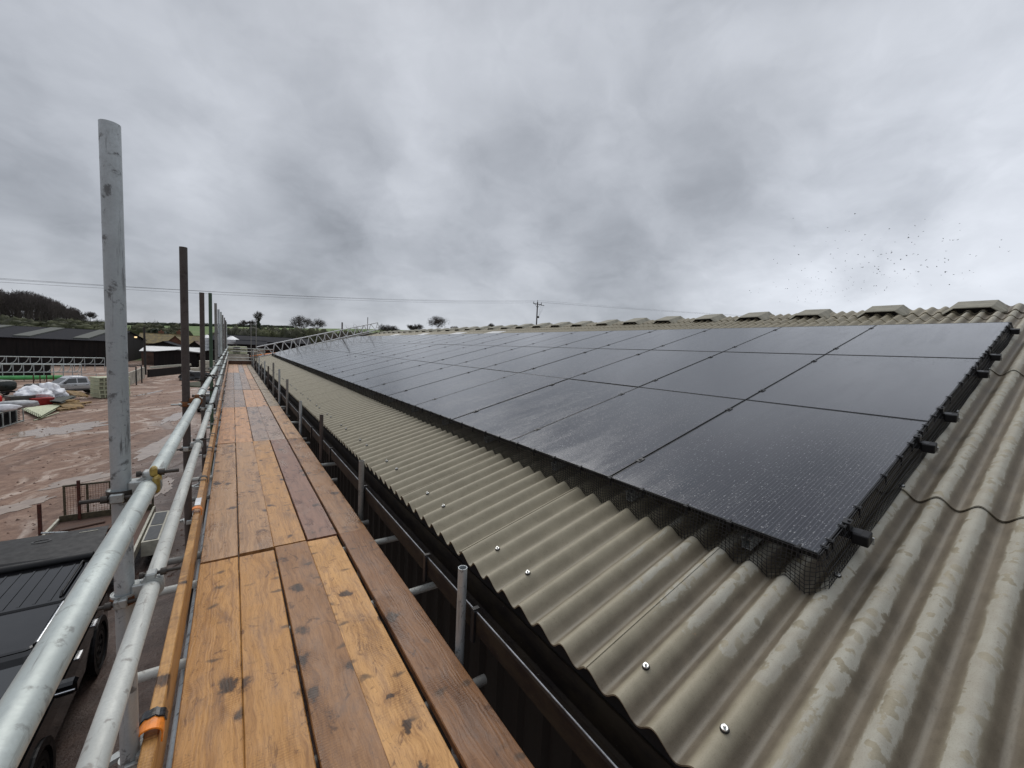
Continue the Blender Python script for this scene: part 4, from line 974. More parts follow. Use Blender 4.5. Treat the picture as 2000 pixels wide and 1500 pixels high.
for y in (14.55, 15.6): wheel(tl, -.18, .0, .30, .2).location = Vector((tx0 - .06, y, G)) - Vector(tl['_w'])
q = MB(); q.tube((-2.9, 12.75, tz0 - .1), (-3.4, 11.6, -4.1), .04, n=8); q.tube((-3.9, 12.75, tz0 - .1), (-3.4, 11.6, -4.1), .04, n=8); q.build('drawbar', M['black_metal'], tl)
for k, (x, y, a) in enumerate(((-3.6, 16.2, .3), (-3.0, 15.6, 1.1), (-3.3, 15.0, .7), (-2.9, 14.2, .2), (-3.5, 13.8, 1.3), (-3.1, 13.3, .5))):
    q = MB(); q.box(-.45, .45, -.12, .12, 0, .05 + .03 * (k % 2), ch=.01); o = q.build('broken_board', M['brown_wall']); o.location = (x, y, tz0 + .006 + .0 * k); o.rotation_euler = (0, 0, a)
    tag(o, 'short dirty brown board lying loose on the trailer bed', 'board', 'loose boards on the trailer bed')
q = MB(); q.blob((-2.85, 13.05, tz0 + .10), (.22, .28, .12), 4, .6, 2.5, 3, tz0 + .001); tag(q.build('rag_heap', M['blue_tarp'], origin=(-2.85, 13.05, tz0)), 'crumpled dark blue sheeting at the near end of the trailer bed', 'sheeting')

# dark car tucked behind the guard rails farther along
dc = thing('parked_car', 'dark car parked beyond the trailer, half hidden by the guard rails', 'car', (-1.75, 43.5, G), R_(6), local=True)
q = MB(); q.loft([rrect(-2.1, 2.1, .8, .3, .1), rrect(-2.2, 2.2, .88, .6, .2), rrect(-2.15, 2.15, .86, .9, .2)]); q.loft([rrect(-1.3, 1.5, .82, .88, .12), rrect(-.8, 1.2, .66, 1.42, .12), rrect(-.6, 1.0, .55, 1.47, .12)]); q.build('body', M['dark_paint'], dc)
for sx in (1, -1):
    for y in (-1.35, 1.35): wheel(dc, sx * .76, y, .32, .2)
    q = MB(); quadpanel(q, [(sx * .80, -.95, .95), (sx * .80, 1.2, .95), (sx * .68, .95, 1.36), (sx * .68, -.6, 1.36)], (sx, 0, .3)); q.build('window', M['car_glass'], dc)
q = MB(); quadpanel(q, [(-.7, -1.22, .95), (.7, -1.22, .95), (.56, -.86, 1.36), (-.56, -.86, 1.36)], (0, -.8, .6)); q.build('windscreen', M['car_glass'], dc)

# dark bowser at the left edge
bw_ = thing('bowser', 'dark green rounded tank on wheels at the left edge of the yard', 'tank', (-17.9, 56.6, G), R_(-38), local=True)
q = MB(); secs = []
for y, k in ((-1.5, .75), (-1.4, .92), (-1.2, 1), (1.2, 1), (1.4, .92), (1.5, .75)): secs.append([(.78 * k * math.copysign(abs(math.cos(a)) ** .7, math.cos(a)), y, 1.02 + .52 * k * math.copysign(abs(math.sin(a)) ** .7, math.sin(a))) for a in [2 * PI * j / 24 for j in range(24)]])
q.loft([[(-y_, x_, z_) for x_, y_, z_ in s_] for s_ in secs], smooth=True); q.build('tank', simple('dark_green_paint', (.018, .024, .020), .35, 0, .2, 3), bw_)
for sy in (-.85, .85): wheel(bw_, 0, 0, .36, .22).location = (0.0, sy, 0)
for o in list(bw_.children)[-2:]: o.rotation_euler = (0, 0, R_(90))
q = MB(); q.box(-1.5, 1.6, -.6, -.5, .42, .52); q.box(-1.5, 1.6, .5, .6, .42, .52); q.box(1.5, 1.62, -.6, .6, .42, .52); q.build('chassis', M['black_metal'], bw_)

# ------------------------------------------------------------------ yard clutter
def S(px, py): return at(px, py, G)
# galvanised stillage full of roofing offcuts
a_, b_ = S(-40, 850), S(46, 823); u = (b_ - a_).normalized(); L = (b_ - a_).length
st = thing('stillage', 'galvanised steel stillage filled with dark corrugated sheets at the left edge', 'stillage', tuple((a_ + b_) / 2), math.atan2(u.y, u.x), local=True)
D_ = 1.1; Hh = .98
def stb(n_, p0, p1, r=.035): 
    q = MB(); d = (Vector(p1) - Vector(p0)); q.tube(p0, p1, r, n=4); q.build(n_, M['galv'], st)
for y in (0, D_):
    for z in (.06, Hh): stb('rail', (-L / 2, y, z), (L / 2, y, z))
    for x in [-L / 2 + L * k / 6 for k in range(7)]: stb('post', (x, y, 0), (x, y, Hh + (.05 if abs(x) > L / 2 - .1 else 0)))
for x in (-L / 2, L / 2):
    for z in (.06, Hh): stb('rail', (x, 0, z), (x, D_, z))
q = MB()
for k in range(7):
    pts = []
    for x in (-L / 2 + .1, L / 2 - .1): pts += [(x, .1 + .9 * j / 30, .12 + k * .115 + .03 * math.sin(j * 1.3)) for j in range(31)]
    q.grid(pts, 31, 2); q.grid([(x, y, z - .02) for x, y, z in pts], 31, 2)
tag(q.build('sheet_stack', M['dark_timber'], origin=(0, 0, 0)), 'stack of dark corrugated offcuts inside the galvanised stillage', 'sheet stack')
ss_ = bpy.data.objects['sheet_stack']; ss_.location = st.location; ss_.rotation_euler = st.rotation_euler
def roll(px, py, z, ax, l, r, mt, nm, lb, cat, sd=1):
    c = at(px, py, z); q = MB(); q.blob((0, 0, 0), (l, r, r), sd, .22, 1.6, 3); o = q.build(nm, M[mt]); o.location = c; o.rotation_euler = (0, 0, ax); tag(o, lb, cat); return o
zb = G + 1.08
roll(28, 790, G + 1.28, .5, 1.15, .26, 'grey_bag', 'wrapped_roll', 'grey plastic wrapped roll lying on top of the stillage', 'roll')
roll(5, 797, G + 1.22, .5, .75, .22, 'white_bag', 'sack', 'small white sack lying beside the grey roll on the stillage', 'sack', 3)
c = at(0, 792, G + .6); q = MB(); q.loft([rrect(-.45, .45, .55, 0, .12), rrect(-.45, .45, .55, 1.1, .12), rrect(-.4, .4, .5, 1.22, .12), rrect(-.2, .2, .3, 1.28, .1)]); q.box(-.12, .12, -.12, .12, 1.27, 1.36, ch=.02); o = q.build('barrel_box', M['bright_red']); o.scale = (.7, .7, .85); o.location = (c.x - .95, c.y + 2.0, G + .05); tag(o, 'bright red plastic tank at the left edge behind the stillage', 'tank')
# crates, sacks and heaps
c = S(52, 797); q = MB(); q.loft([rrect(-.55, .55, .60, 0, .08), rrect(-.6, .6, .68, .95, .08)], caps=True); 
for k in range(3): q.loft([rrect(-.62, .62, .70, .2 + k * .3, .08), rrect(-.62, .62, .70, .25 + k * .3, .08)])
o = q.build('bin', simple('grey_plastic', (.075, .072, .062), .7, 0, .3, 2)); o.location = (c.x - .4, c.y + .3, G + .03); o.rotation_euler = (0, 0, .55); tag(o, 'dull grey plastic bin between the grey roll and the red crate', 'bin')
c = S(76, 797); q = MB(); q.loft([rrect(-.38, .38, .52, .05, .06), rrect(-.44, .44, .60, .62, .06)]); 
for (x0, x1) in ((-.6, -.3), (-.12, .12), (.3, .6)): q.box(x0 * .9, x1 * .9, -.4, .4, -.04, .06)
q.loft([rrect(-.47, .47, .63, .62, .06), rrect(-.47, .47, .63, .72, .06)]); o = q.build('crate', M['red_plastic']); o.location = (c.x, c.y + .5, G + .06); o.rotation_euler = (0, 0, .6); tag(o, 'dark red plastic crate on the mud in front of the white sacks', 'crate')
def bag(px, py, z, r, sd, ax, lb, mt='white_bag', nm='bulk_sack', g='white sacks heaped by the pickup'):
    c = at(px, py, z); q = MB(); q.blob((0, 0, 0), r, sd, .55, 1.5, 4); o = q.build(nm, M[mt]); o.location = c; o.rotation_euler = (0, 0, ax); tag(o, lb, 'sack', g); return o
bag(64, 771, G + .95, (1.0, .75, .62), 2, .6, 'large crumpled white bulk sack draped over the heap, left of two')
bag(98, 768, G + .85, (.95, .75, .75), 5, .3, 'large stuffed white bulk sack in front of the pickup bonnet, right of two')
bag(74, 780, G + .55, (.50, .40, .42), 8, .3, 'small white sack hanging down above the red crate')
bag(88, 775, G + .45, (.8, .6, .45), 9, .3, 'blue grey sheeting bulging under the white sacks', 'grey_bag', 'sheeting', None)
bag(103, 776.5, G + .22, (.6, .35, .2), 4, .3, 'yellow sack lying on the ground under the white sacks', 'yellow', 'sack', None)
bag(68, 757, G + .9, (.8, .5, .35), 12, .3, 'black bundle of rubbish lying behind the white sacks', 'tape', 'rubbish_heap', None)
bag(76, 757, G + 1.2, (.35, .3, .12), 13, .3, 'small tan lump lying on the black bundle', 'pallet_wood', 'cardboard', None)
bag(60, 760, G + .6, (.45, .3, .3), 15, .3, 'small pale bag lying left of the black bundle', 'cream_paint', 'sack', None)
# corrugated sheets flung flat on the mud
def csheets(pts, nm, lb, mt, n, z0, ridges=9):
    P = [at(px, py, z0) for px, py in pts]; q = MB(); w = []
    for k in range(n):
        off = Vector((.10 * math.sin(k * 1.7), .09 * math.cos(k * 2.3), .035 * k)); rows = []
        nx = ridges * 6 + 1
        for j in range(2):
            for i in range(nx):
                f = i / (nx - 1); a = P[0].lerp(P[1], f) if j == 0 else P[3].lerp(P[2], f)
                rows.append(a + off + Vector((0, 0, .022 * math.sin(f * ridges * 2 * PI))))
        q.grid(rows, nx, 2, flip=False); q.grid([p - Vector((0, 0, .012)) for p in rows], nx, 2)
    tag(q.build(nm, M[mt], origin=tuple(P[0]), fix=False), lb, 'roof sheets')
csheets([(44, 801), (78, 817), (121, 793), (88, 796)], 'roof_sheet_pile', 'pile of cream corrugated roof sheets lying flat beside the stillage', 'pale_green', 6, G + .12)
csheets([(99, 786), (118, 788), (148, 776), (120, 775)], 'roof_sheet_pile', 'grey corrugated roof sheets stacked on boards behind the pallets', 'skylight', 5, G + .45, 8)
a_, b_ = S(66, 822.5), S(115, 807); q = MB(); q.tube(a_ + Vector((0, 0, .05)), b_ + Vector((0, 0, .05)), .035, n=6); tag(q.build('timber_batten', M['pale_green'], origin=tuple(a_)), 'long pale batten lying on the mud in front of the cream sheets', 'batten')
def pallet(px, py, ax, lb, tilt=0, z=0.05):
    c = S(px, py); p = thing('pallet', lb, 'pallet', (c.x, c.y, G + z), ax, 'broken pallets on the mud', local=True); p.rotation_euler = (tilt, tilt * .5, ax)
    for k in range(6): q = MB(); q.box(-.6, .6, -.5 + k * .19, -.40 + k * .19, .10, .125); q.build('slat', M['pallet_wood'], p)
    for x in (-.55, 0, .47): q = MB(); q.box(x, x + .09, -.5, .55, 0, .10); q.build('bearer', M['pallet_wood'], p)
    for k in (0, 2, 5): q = MB(); q.box(-.6, .6, -.5 + k * .19, -.40 + k * .19, -.025, 0); q.build('slat', M['pallet_wood'], p)
pallet(122, 801, .9, 'broken tan pallet lying flat on the mud, left of the front two')
pallet(140, 798, .5, 'broken tan pallet lying tilted, in the middle of the heap', .12, .15)
pallet(155, 792, 1.1, 'broken tan pallet at the right end of the front heap', -.1, .1)
pallet(151, 780, .8, 'yellowish pallet leaning on the grey roof sheets', .35, .45)
bag(131, 786, G + .35, (.8, .3, .2), 21, .4, 'heap of pale broken timber between the grey sheets and the pallets', 'pallet_wood', 'timber_heap', None)
# pale green stacked crates right of the silver pickup
c = S(202, 778)
for k in range(5):
    q = MB(); q.loft([rrect(-.75, .75, 1.13, 0, .04), rrect(-.77, .77, 1.15, .30, .04)])
    o = q.build('crate', simple('crate_side', (.20, .205, .14), .7, 0, .4, 3) if k == 0 else bpy.data.materials['crate_side'])
    q = MB(); q.loft([rrect(-.83, .83, 1.21, .30, .04), rrect(-.83, .83, 1.21, .375, .04)])
    for j in range(7): q.box(-1.16 + j * .37, -1.08 + j * .37, -.82, .82, .02, .30)
    q.build('rim', M['pale_green'], o); o.location = (c.x + .35 + .03 * math.sin(k * 3), c.y + .9, G + .06 + k * .39); o.rotation_euler = (0, 0, .55 + .03 * math.cos(k * 5)); tag(o, f'pale green crate {["at the bottom of", "second from the bottom of", "in the middle of", "fourth up in", "on top of"][k]} the stack behind the silver pickup', 'crate', 'stacked pale green crates')
def wallbar(p0, p1, h, th, nm, lb, mt, cat='wall'):
    p0, p1 = Vector(p0), Vector(p1); d = (p1 - p0).normalized(); nn = Vector((-d.y, d.x, 0)) * th; q = MB(); up = Vector((0, 0, h)); dn = Vector((0, 0, -.2))
    s0 = [p0 + dn, p0 + nn + dn, p0 + nn + up, p0 + up]; s1 = [p1 + dn, p1 + nn + dn, p1 + nn + up, p1 + up]; q.loft([s0, s1]); return tag(q.build(nm, M[mt], origin=tuple(p0)), lb, cat)
# cattle feed barriers with a green trough rail in front of the left barn
def barrier(p0, p1, lb, hh, green=True, n=11, dn='feed_barrier'):
    p0, p1 = Vector(p0), Vector(p1); fb = thing(dn, lb, 'feed barrier', tuple((p0 + p1) / 2), group='cattle feed barriers'); up = Vector((0, 0, 1))
    for nm, z, r, mt in (('top_rail', hh, .065, 'galv'), ('lower_rail', hh * .52, .055, 'galv_grey')):
        q = MB(); q.tube(p0 + up * z, p1 + up * z, r, n=8); q.build(nm, M[mt], fb)
    if green:
        q = MB(); q.tube(p0 + up * .42 + Vector((0, -.35, 0)), p1.lerp(p0, .18) + up * .42 + Vector((0, -.35, 0)), .26, n=12); q.build('trough_rail', M['green_plastic'], fb)
    d = (p1 - p0) / n
    for k in range(n + 1):
        b = p0 + d * k; q = MB(); q.tube(b, b + up * hh, .05, n=6); q.build('post', M['galv_grey'], fb)
        if k < n:
            q = MB(); pts = [b + d * (.92 - .46 * math.sin(a)) + up * (hh * .52 + hh * .46 * (1 - math.cos(a))) for a in [PI / 2 * j / 5 for j in range(6)]]
            pts = [b + d * (.36 + .5 * math.sin(PI / 2 * j / 5)) + up * (hh * .54 + hh * .44 * (1 - math.cos(PI / 2 * j / 5)) ** .8) for j in range(6)]
            q.path(pts, .045, 6); q.build('curved_bar', M['galv'], fb)
e0, e1 = aty(-60, 748, 72), aty(160, 745, 74)
barrier((e0.x, e0.y, G), (e1.x, e1.y, G), 'galvanised cattle feed barrier with curved bars and bright green trough rail', 2.0)
e0, e1 = aty(-60, 731, 90), aty(205, 727, 92)
barrier((e0.x, e0.y, G), (e1.x, e1.y, G), 'second row of galvanised feed barrier close to the black barn wall', 2.1, False, 12)
wallbar((e0.x + 3, 81, G), (-20.5, 81, G), 1.5, .3, 'low_wall', 'low black wall behind the curved feed barrier', 'dark_timber')
for k, px in enumerate((66, 79, 92, 105)):
    c = S(px, 757); q = MB(); q.tube((c.x, c.y, G), (c.x, c.y, G + 1.35), .05, n=6); tag(q.build('fence_stake', M['red_rust'], origin=(c.x, c.y, G)), f'short dark stake in front of the green trough rail, {ORD[k]} from the left', 'stake', 'stakes by the trough')
# rails right of the barrier, concrete yard walls
e0, e1 = aty(154, 747, 64), aty(222, 748, 64)
gt = thing('field_gate', 'pale galvanised gate standing behind the pale green crates', 'gate', ((e0.x + e1.x) / 2, 64, G))
for z in (.5, .85, 1.2, 1.5): q = MB(); q.tube((e0.x, 64, G + z), (e1.x, 64, G + z), .035, n=6); q.build('bar', M['galv_pale'], gt)
for x in (e0.x, (e0.x + e1.x) / 2, e1.x): q = MB(); q.tube((x, 64, G + .1), (x, 64, G + 1.55), .045, n=6); q.build('upright', M['galv_pale'], gt)
w0, w1, w2 = S(246, 757), S(283, 738), S(372, 728)
wallbar(w0, w1, 1.55, .2, 'concrete_wall', 'pale concrete yard wall running back beside the barn gable', 'concrete')
wallbar(w1 + Vector((.3, 1, 0)), w2, 1.15, .2, 'feed_wall', 'low dark wall across the back of the yard with a pale top', 'dark_timber')
q = wallbar(w1 + Vector((.3, 3.0, 1.35)), w2 + Vector((0, 2, 1.35)), .14, .2, 'wall_coping', 'long pale rail above the low dark wall', 'cream_paint', 'rail')
for k, (px, py) in enumerate(((260, 752), (271, 748))):
    c = S(px, py); q = MB(); q.tube((c.x + .3, c.y, G), (c.x + .3, c.y, G + 2.3), .07, n=8); q.tube((c.x + .3, c.y, G + 2.25), (c.x - 1.6, c.y + 1, G + 2.25), .06, n=8); tag(q.build('hurdle_post', M['black_metal'], origin=(c.x + .3, c.y, G)), f'dark steel hurdle post against the concrete wall, {["left", "right"][k]} of two', 'post', 'posts by the concrete wall')
c = S(385, 742); q = MB(); q.blob((c.x, c.y, G + .3), (2.0, 1.5, .9), 3, .6, 1.8, 3, G); tag(q.build('scrap_heap', M['tape'], origin=tuple(c)), 'black heap of scrap by the low wall, behind the standards', 'heap')
q = MB(); q.blob((c.x + .5, c.y - 8, G - .1), (1.6, 3.5, .3), 6, .5, 1.4, 3); tag(q.build('grass_tuft', M['hedge'], origin=(c.x, c.y, G)), 'rough green verge in front of the black heap', 'grass', kind='stuff')
for k, (px, py, l) in enumerate(((372, 726, 1.2), (408, 726, 1.4))):
    c = S(px, py); o = None
    for j in range(3 if k else 1):
        q = MB(); q.box(-l, l, -.6, .6, 0, .62, ch=.03); o = q.build('bale', M['cream_paint']); o.location = (c.x, c.y + 1, G + .05 + j * .66); o.rotation_euler = (0, 0, .1 + .03 * j); tag(o, ['grey block beside the black heap, left of the dark standards', 'pale wrapped block at the bottom of the stack between the standards', 'pale wrapped block in the middle of the stack between the standards', 'pale wrapped block on top of the stack between the standards'][k + j], 'block', 'pale blocks by the back wall')

# ------------------------------------------------------------------ buildings beyond the yard
def gabled(nm, lb, corner, ang, L, W, ze, zr, wm, rm, cat='barn', over=.3, zb=G - 1, ribs=0, wave=0):
    """corner = near right corner of the long front wall; ridge runs along local -x, the gable looks out along +x"""
    b = thing(nm, lb, cat, tuple(corner), ang, local=True); z0 = zb - corner[2]; e, r = ze - corner[2], zr - corner[2]
    q = MB(); pr = [(0, z0), (0, e), (W / 2, r), (W, e), (W, z0)]
    q.add([(-L, y, z) for y, z in pr] + [(0, y, z) for y, z in pr], [(4, 3, 2, 1, 0), (5, 6, 7, 8, 9)] + [(k, (k + 1) % 5, 5 + (k + 1) % 5, 5 + k) for k in (0, 3, 4)]); q.build('wall', M[wm], b)
    sl = (r - e) / (W / 2); nx = max(2, int(L / .3) * 4) if wave else 2
    for side in (0, 1):
        rows = []
        for f in (0, 1):
            for i in range(nx):
                x = -L - over + (L + 2 * over) * i / (nx - 1); y = -over + (W / 2 + over) * f; z = e + sl * y + .05 + wave * math.sin(2 * PI * x / .3 / (1 if wave else 1))
                rows.append((x, y if side == 0 else W - y, z))
        q = MB(); q.grid(rows, nx, 2, smooth=bool(wave), flip=side == 1); lo = [(x, y, z - .09) for x, y, z in rows]; q.grid(lo, nx, 2, smooth=bool(wave), flip=side == 0)
        q.add(rows[:nx] + lo[:nx], [(k, k + 1, nx + k + 1, nx + k) for k in range(nx - 1)])
        for i in (0, nx - 1): q.add([rows[i], rows[nx + i], lo[nx + i], lo[i]], [(0, 1, 2, 3)])
        q.build('roof', M[rm], b)
    q = MB(); q.box(-L - over, over, W / 2 - .18, W / 2 + .18, r - .02, r + .10); q.build('ridge_cap', M[rm], b)
    return b, e, r, sl
# black timber barn at the left
cr_ = Vector((-19.4, 105, G))
lbn, e, r, sl = gabled('cattle_barn', 'long black boarded barn with grey roof and rooflights at the left', tuple(cr_), 0, 40, 42, .12, 2.15, 'dark_timber', 'dark_roof', wave=.03)
for x in (-2.5, -9.7, -16.9, -24.1):
    q = MB(); y0, y1 = 1.2, 19.4; q.add([(x - 2.0, y0, e + sl * y0 + .28), (x, y0, e + sl * y0 + .28), (x, y1, e + sl * y1 + .28), (x - 2.0, y1, e + sl * y1 + .28), (x - 2.0, y0, e + sl * y0 + .05), (x, y0, e + sl * y0 + .05), (x, y1, e + sl * y1 + .05), (x - 2.0, y1, e + sl * y1 + .05)], [(0, 1, 2, 3), (7, 6, 5, 4), (0, 4, 5, 1), (1, 5, 6, 2), (2, 6, 7, 3), (3, 7, 4, 0)]); q.build('rooflight', M['skylight'], lbn)
for k in range(20):
    x = -1 - k * 2.0; q = MB(); q.box(x - .035, x + .035, -.05, -.004, .4, e - .1); q.build('batten', M['dark_timber'], lbn)
for x in (-6.5, -17, -27): q = MB(); q.box(x - 1.8, x + 1.8, -.08, -.01, .0, e - .6); q.build('door', M['dark_timber'], lbn)
d_ = ray(265, 658.5); lp = CAM + d_ * (-19.1 / d_.x); lo_ = thing('flood_light', 'small lit amber flood light on the black barn gable', 'lamp', tuple(lp))
q = MB(); q.box(lp.x - .28, lp.x + .28, lp.y, lp.y + .3, lp.z - .2, lp.z + .2, ch=.03); q.tube((lp.x - .2, lp.y + .15, lp.z), (lp.x - .4, lp.y + .15, lp.z), .04, n=6); q.build('housing', M['black_metal'], lo_)
q = MB(); q.box(lp.x - .24, lp.x + .24, lp.y - .02, lp.y - .001, lp.z - .16, lp.z + .16); q.build('lens', M['lamp_glow'], lo_)
# low sheds along the back
def shed(nm, lb, pxL, pxR, y, py_e, py_r, W, wm, rm, wave=0, dpy=0):
    a, b = aty(pxL, py_e, y), aty(pxR, py_e + dpy, y); r = aty((pxL + pxR) / 2, py_r, y + W / 2)
    return gabled(nm, lb, (b.x, y, G), 0, b.x - a.x, W, (a.z + b.z) / 2, r.z, wm, rm, wave=wave)
g1 = shed('open_shed', 'low dark open fronted shed with white sheet roof behind the yard', 276, 470, 112, 688, 679, 14, 'brown_wall', 'white_roof')
def frontgable(nm, lb, px0, px1, pyp, pye, y, L, wm, rm, cat='barn'):
    a, b, p = aty(px0, pye, y), aty(px1, pye, y), aty((px0 + px1) / 2, pyp, y); W = b.x - a.x
    return gabled(nm, lb, (a.x, y, G), R_(-90), L, W, (a.z + b.z) / 2, p.z, wm, rm, cat)
frontgable('gable_shed', 'dark shed with a wide shallow gable standing in front of the white roof', 300, 385, 684.5, 688.5, 106, 5, 'dark_timber', 'dark_timber')
frontgable('gable_shed', 'dark shallow gabled shed rising behind the left of the white roof', 284, 352, 667, 676, 130, 20, 'dark_timber', 'dark_roof')
frontgable('gable_shed', 'dark gabled shed in front of the walkway end, right of the white roof', 395, 475, 682, 688, 104, 5, 'dark_timber', 'dark_timber')
frontgable('gable_shed', 'small dark gabled shed behind the white roof between two standards', 366, 393, 666.5, 676, 134, 14, 'dark_timber', 'brown_wall')
fh, e, r, sl = frontgable('farmhouse', 'old brick farmhouse with mossy tiled roof beyond the sheds', 322, 362, 656, 672, 142, 20, 'brick', 'tile_roof', 'house'); 
c1 = aty(312, 660, 160); fr2 = gabled('farmhouse_wing', 'long mossy tiled roof of the farmhouse range facing the yard', (aty(352, 672, 150).x, 150, G), 0, 9, 11, aty(300, 670, 150).z, aty(330, 652.5, 155).z, 'brick', 'tile_roof', 'house')
for px in (315, 350): 
    p = aty(px, 652, 156); q = MB(); q.box(p.x - .55, p.x + .55, p.y - .45, p.y + .45, p.z - 2.2, p.z + .55); q.box(p.x - .62, p.x + .62, p.y - .52, p.y + .52, p.z + .55, p.z + .75); q.tube((p.x, p.y, p.z + .75), (p.x, p.y, p.z + 1.2), .17, .14, 10); tag(q.build('chimney_stack', M['brick'], origin=tuple(p)), ['brick chimney at the left end of the mossy roof', 'pale capped brick chimney at the right end of the mossy roof'][px == 350], 'chimney', 'farmhouse chimneys')
gabled('tiled_barn', 'long ochre tiled barn roof behind the dark standards', (aty(445, 674, 168).x, 168, G), 0, 16, 12, aty(400, 673, 168).z, aty(400, 657, 174).z, 'brick', 'tile_roof')
def silo(nm, lb, px, y, pyt, pyb, w, legs=False):
    p = aty(px, pyb, y); t_ = aty(px, pyt, y); s = thing(nm, lb, 'silo', (p.x, y, G)); zt = t_.z; zb_ = p.z; rr = w / 2; cone = rr * .55
    q = MB(); n = 24
    q.loft([[(p.x + r_ * math.cos(2 * PI * k / n), y + r_ * math.sin(2 * PI * k / n), z) for k in range(n)] for r_, z in ((rr * .98, zb_), (rr, zb_ + .05), (rr, zt - cone))]); q.build('drum', M['white_metal'], s)
    q = MB(); q.loft([[(p.x + r_ * math.cos(2 * PI * k / n), y + r_ * math.sin(2 * PI * k / n), z) for k in range(n)] for r_, z in ((rr * 1.05, zt - cone), (rr * .25, zt - .08), (rr * .12, zt))]); q.build('cone_roof', M['white_metal'], s)
    for z in [zb_ + (zt - cone - zb_) * k / 4 for k in range(1, 4)]: q = MB(); q.ring((p.x, y, z), (0, 0, 1), rr - .01, rr + .04, .03, 24); q.build('hoop', M['galv_grey'], s)
    for k in range(4): a = PI / 4 + PI / 2 * k; q = MB(); q.tube((p.x + rr * .8 * math.cos(a), y + rr * .8 * math.sin(a), G - 1), (p.x + rr * .8 * math.cos(a), y + rr * .8 * math.sin(a), zb_), .1, n=6); q.build('leg', M['galv_grey'], s)
silo('feed_silo', 'tall white feed silo between the two dark brown standards', 405, 118, 654, 684, 2.6)
silo('feed_silo', 'short white round silo with conical roof beside the dark barn at the walkway end', 453, 98, 656.5, 672, 2.6)
# rounded dark barn and clutter past the walkway end
rb_, e, r, sl = gabled('far_barn', 'dark barn with grey roof beyond the walkway end', (aty(606, 676, 108).x, 108, G), R_(-3), 19, 14, aty(520, 668, 108).z, aty(510, 657.5, 115).z, 'dark_timber', 'dark_roof')
for k in range(8): q = MB(); q.box(-1 - k * 2.4 - .05, -1 - k * 2.4 + .05, -.06, -.004, .2, e - .1); q.build('batten', M['dark_timber'], rb_)
gabled('lean_to', 'small grey roofed lean-to in front of the dark barn', (aty(520, 676, 92).x, 92, G), 0, 4.6, 6, aty(500, 673, 92).z, aty(500, 666, 95).z, 'dark_timber', 'dark_roof')
for k in range(2):
    for j in range(2):
        p = aty(447 + 13 * k, 687 - 5 * j, 74); q = MB(); q.box(-.9, .9, -.7, .7, 0, .75, ch=.05)
        for z in (.2, .45): q.box(-.93, .93, -.73, .73, z, z + .05)
        o = q.build('feed_tote', M['pale_green']); o.location = (p.x + .55, 74, p.z - .3); tag(o, f'pale green plastic tote, {["lower", "upper"][j]} {["left", "right"][k]} of the four beyond the end rails', 'tote', 'pale green totes')
tz_ = min(aty(447, 687, 74).z, aty(460, 687, 74).z) - .3
q = MB(); a, b = aty(437, 690, 74), aty(486, 690, 74); q.box(a.x, b.x, 73, 75.2, G, tz_ - .002); tag(q.build('loading_ramp', M['concrete'], origin=((a.x + b.x) / 2, 74, G)), 'pale concrete platform under the pale green totes', 'platform')
a, b = aty(496, 697, 50), aty(522, 684, 50); q = MB()
for k in range(4): q.box(a.x, a.x + (b.x - a.x) * (1 - .15 * (k == 3)), 50, 51.2, G + (b.z - G) * k / 4 + .004, G + (b.z - G) * (k + 1) / 4)
tag(q.build('block_wall', M['concrete'], origin=(a.x, 50, G)), 'stack of pale concrete blocks beyond the walkway end', 'block wall')
tpp = aty(548, 690, 47); tr_ = thing('tipping_trailer', 'rusty orange farm trailer beyond the far roof corner', 'trailer', (tpp.x, 47, G))
q = MB(); q.loft([[(tpp.x - 1.1, 46, tpp.z - .9), (tpp.x + 1.0, 46, tpp.z - .9), (tpp.x + 1.0, 48.5, tpp.z - .9), (tpp.x - 1.1, 48.5, tpp.z - .9)], [(tpp.x - 1.2, 45.8, tpp.z - .1), (tpp.x + 1.2, 45.8, tpp.z + .25), (tpp.x + 1.2, 48.7, tpp.z + .25), (tpp.x - 1.2, 48.7, tpp.z - .1)]]); q.build('body', M['rust'], tr_)
q = MB(); q.tube((tpp.x - 2.6, 46.2, tpp.z - .35), (tpp.x + 1.5, 45.7, tpp.z + .42), .06, n=8); q.build('boom', M['orange_paint'], tr_)
q = MB(); q.box(tpp.x - 1.5, tpp.x + 1.5, 46.2, 46.5, G + .6, tpp.z - .9); q.box(tpp.x - 1.5, tpp.x + 1.5, 48, 48.3, G + .6, tpp.z - .9); q.build('chassis', M['black_metal'], tr_)
for x in (-1, 1): 
    for y in (46.1, 48.4): w_ = wheel(tr_, 0, 0, .5, .3); w_.location = (x, y - 47, 0); w_.rotation_euler = (0, 0, R_(90))
p = aty(471, 703, 60); q = MB(); q.box(-1.6, 1.6, 0, .1, 0, 2.0)
o = q.build('barn_window', M['skylight']); bpy.data.objects.remove(o)

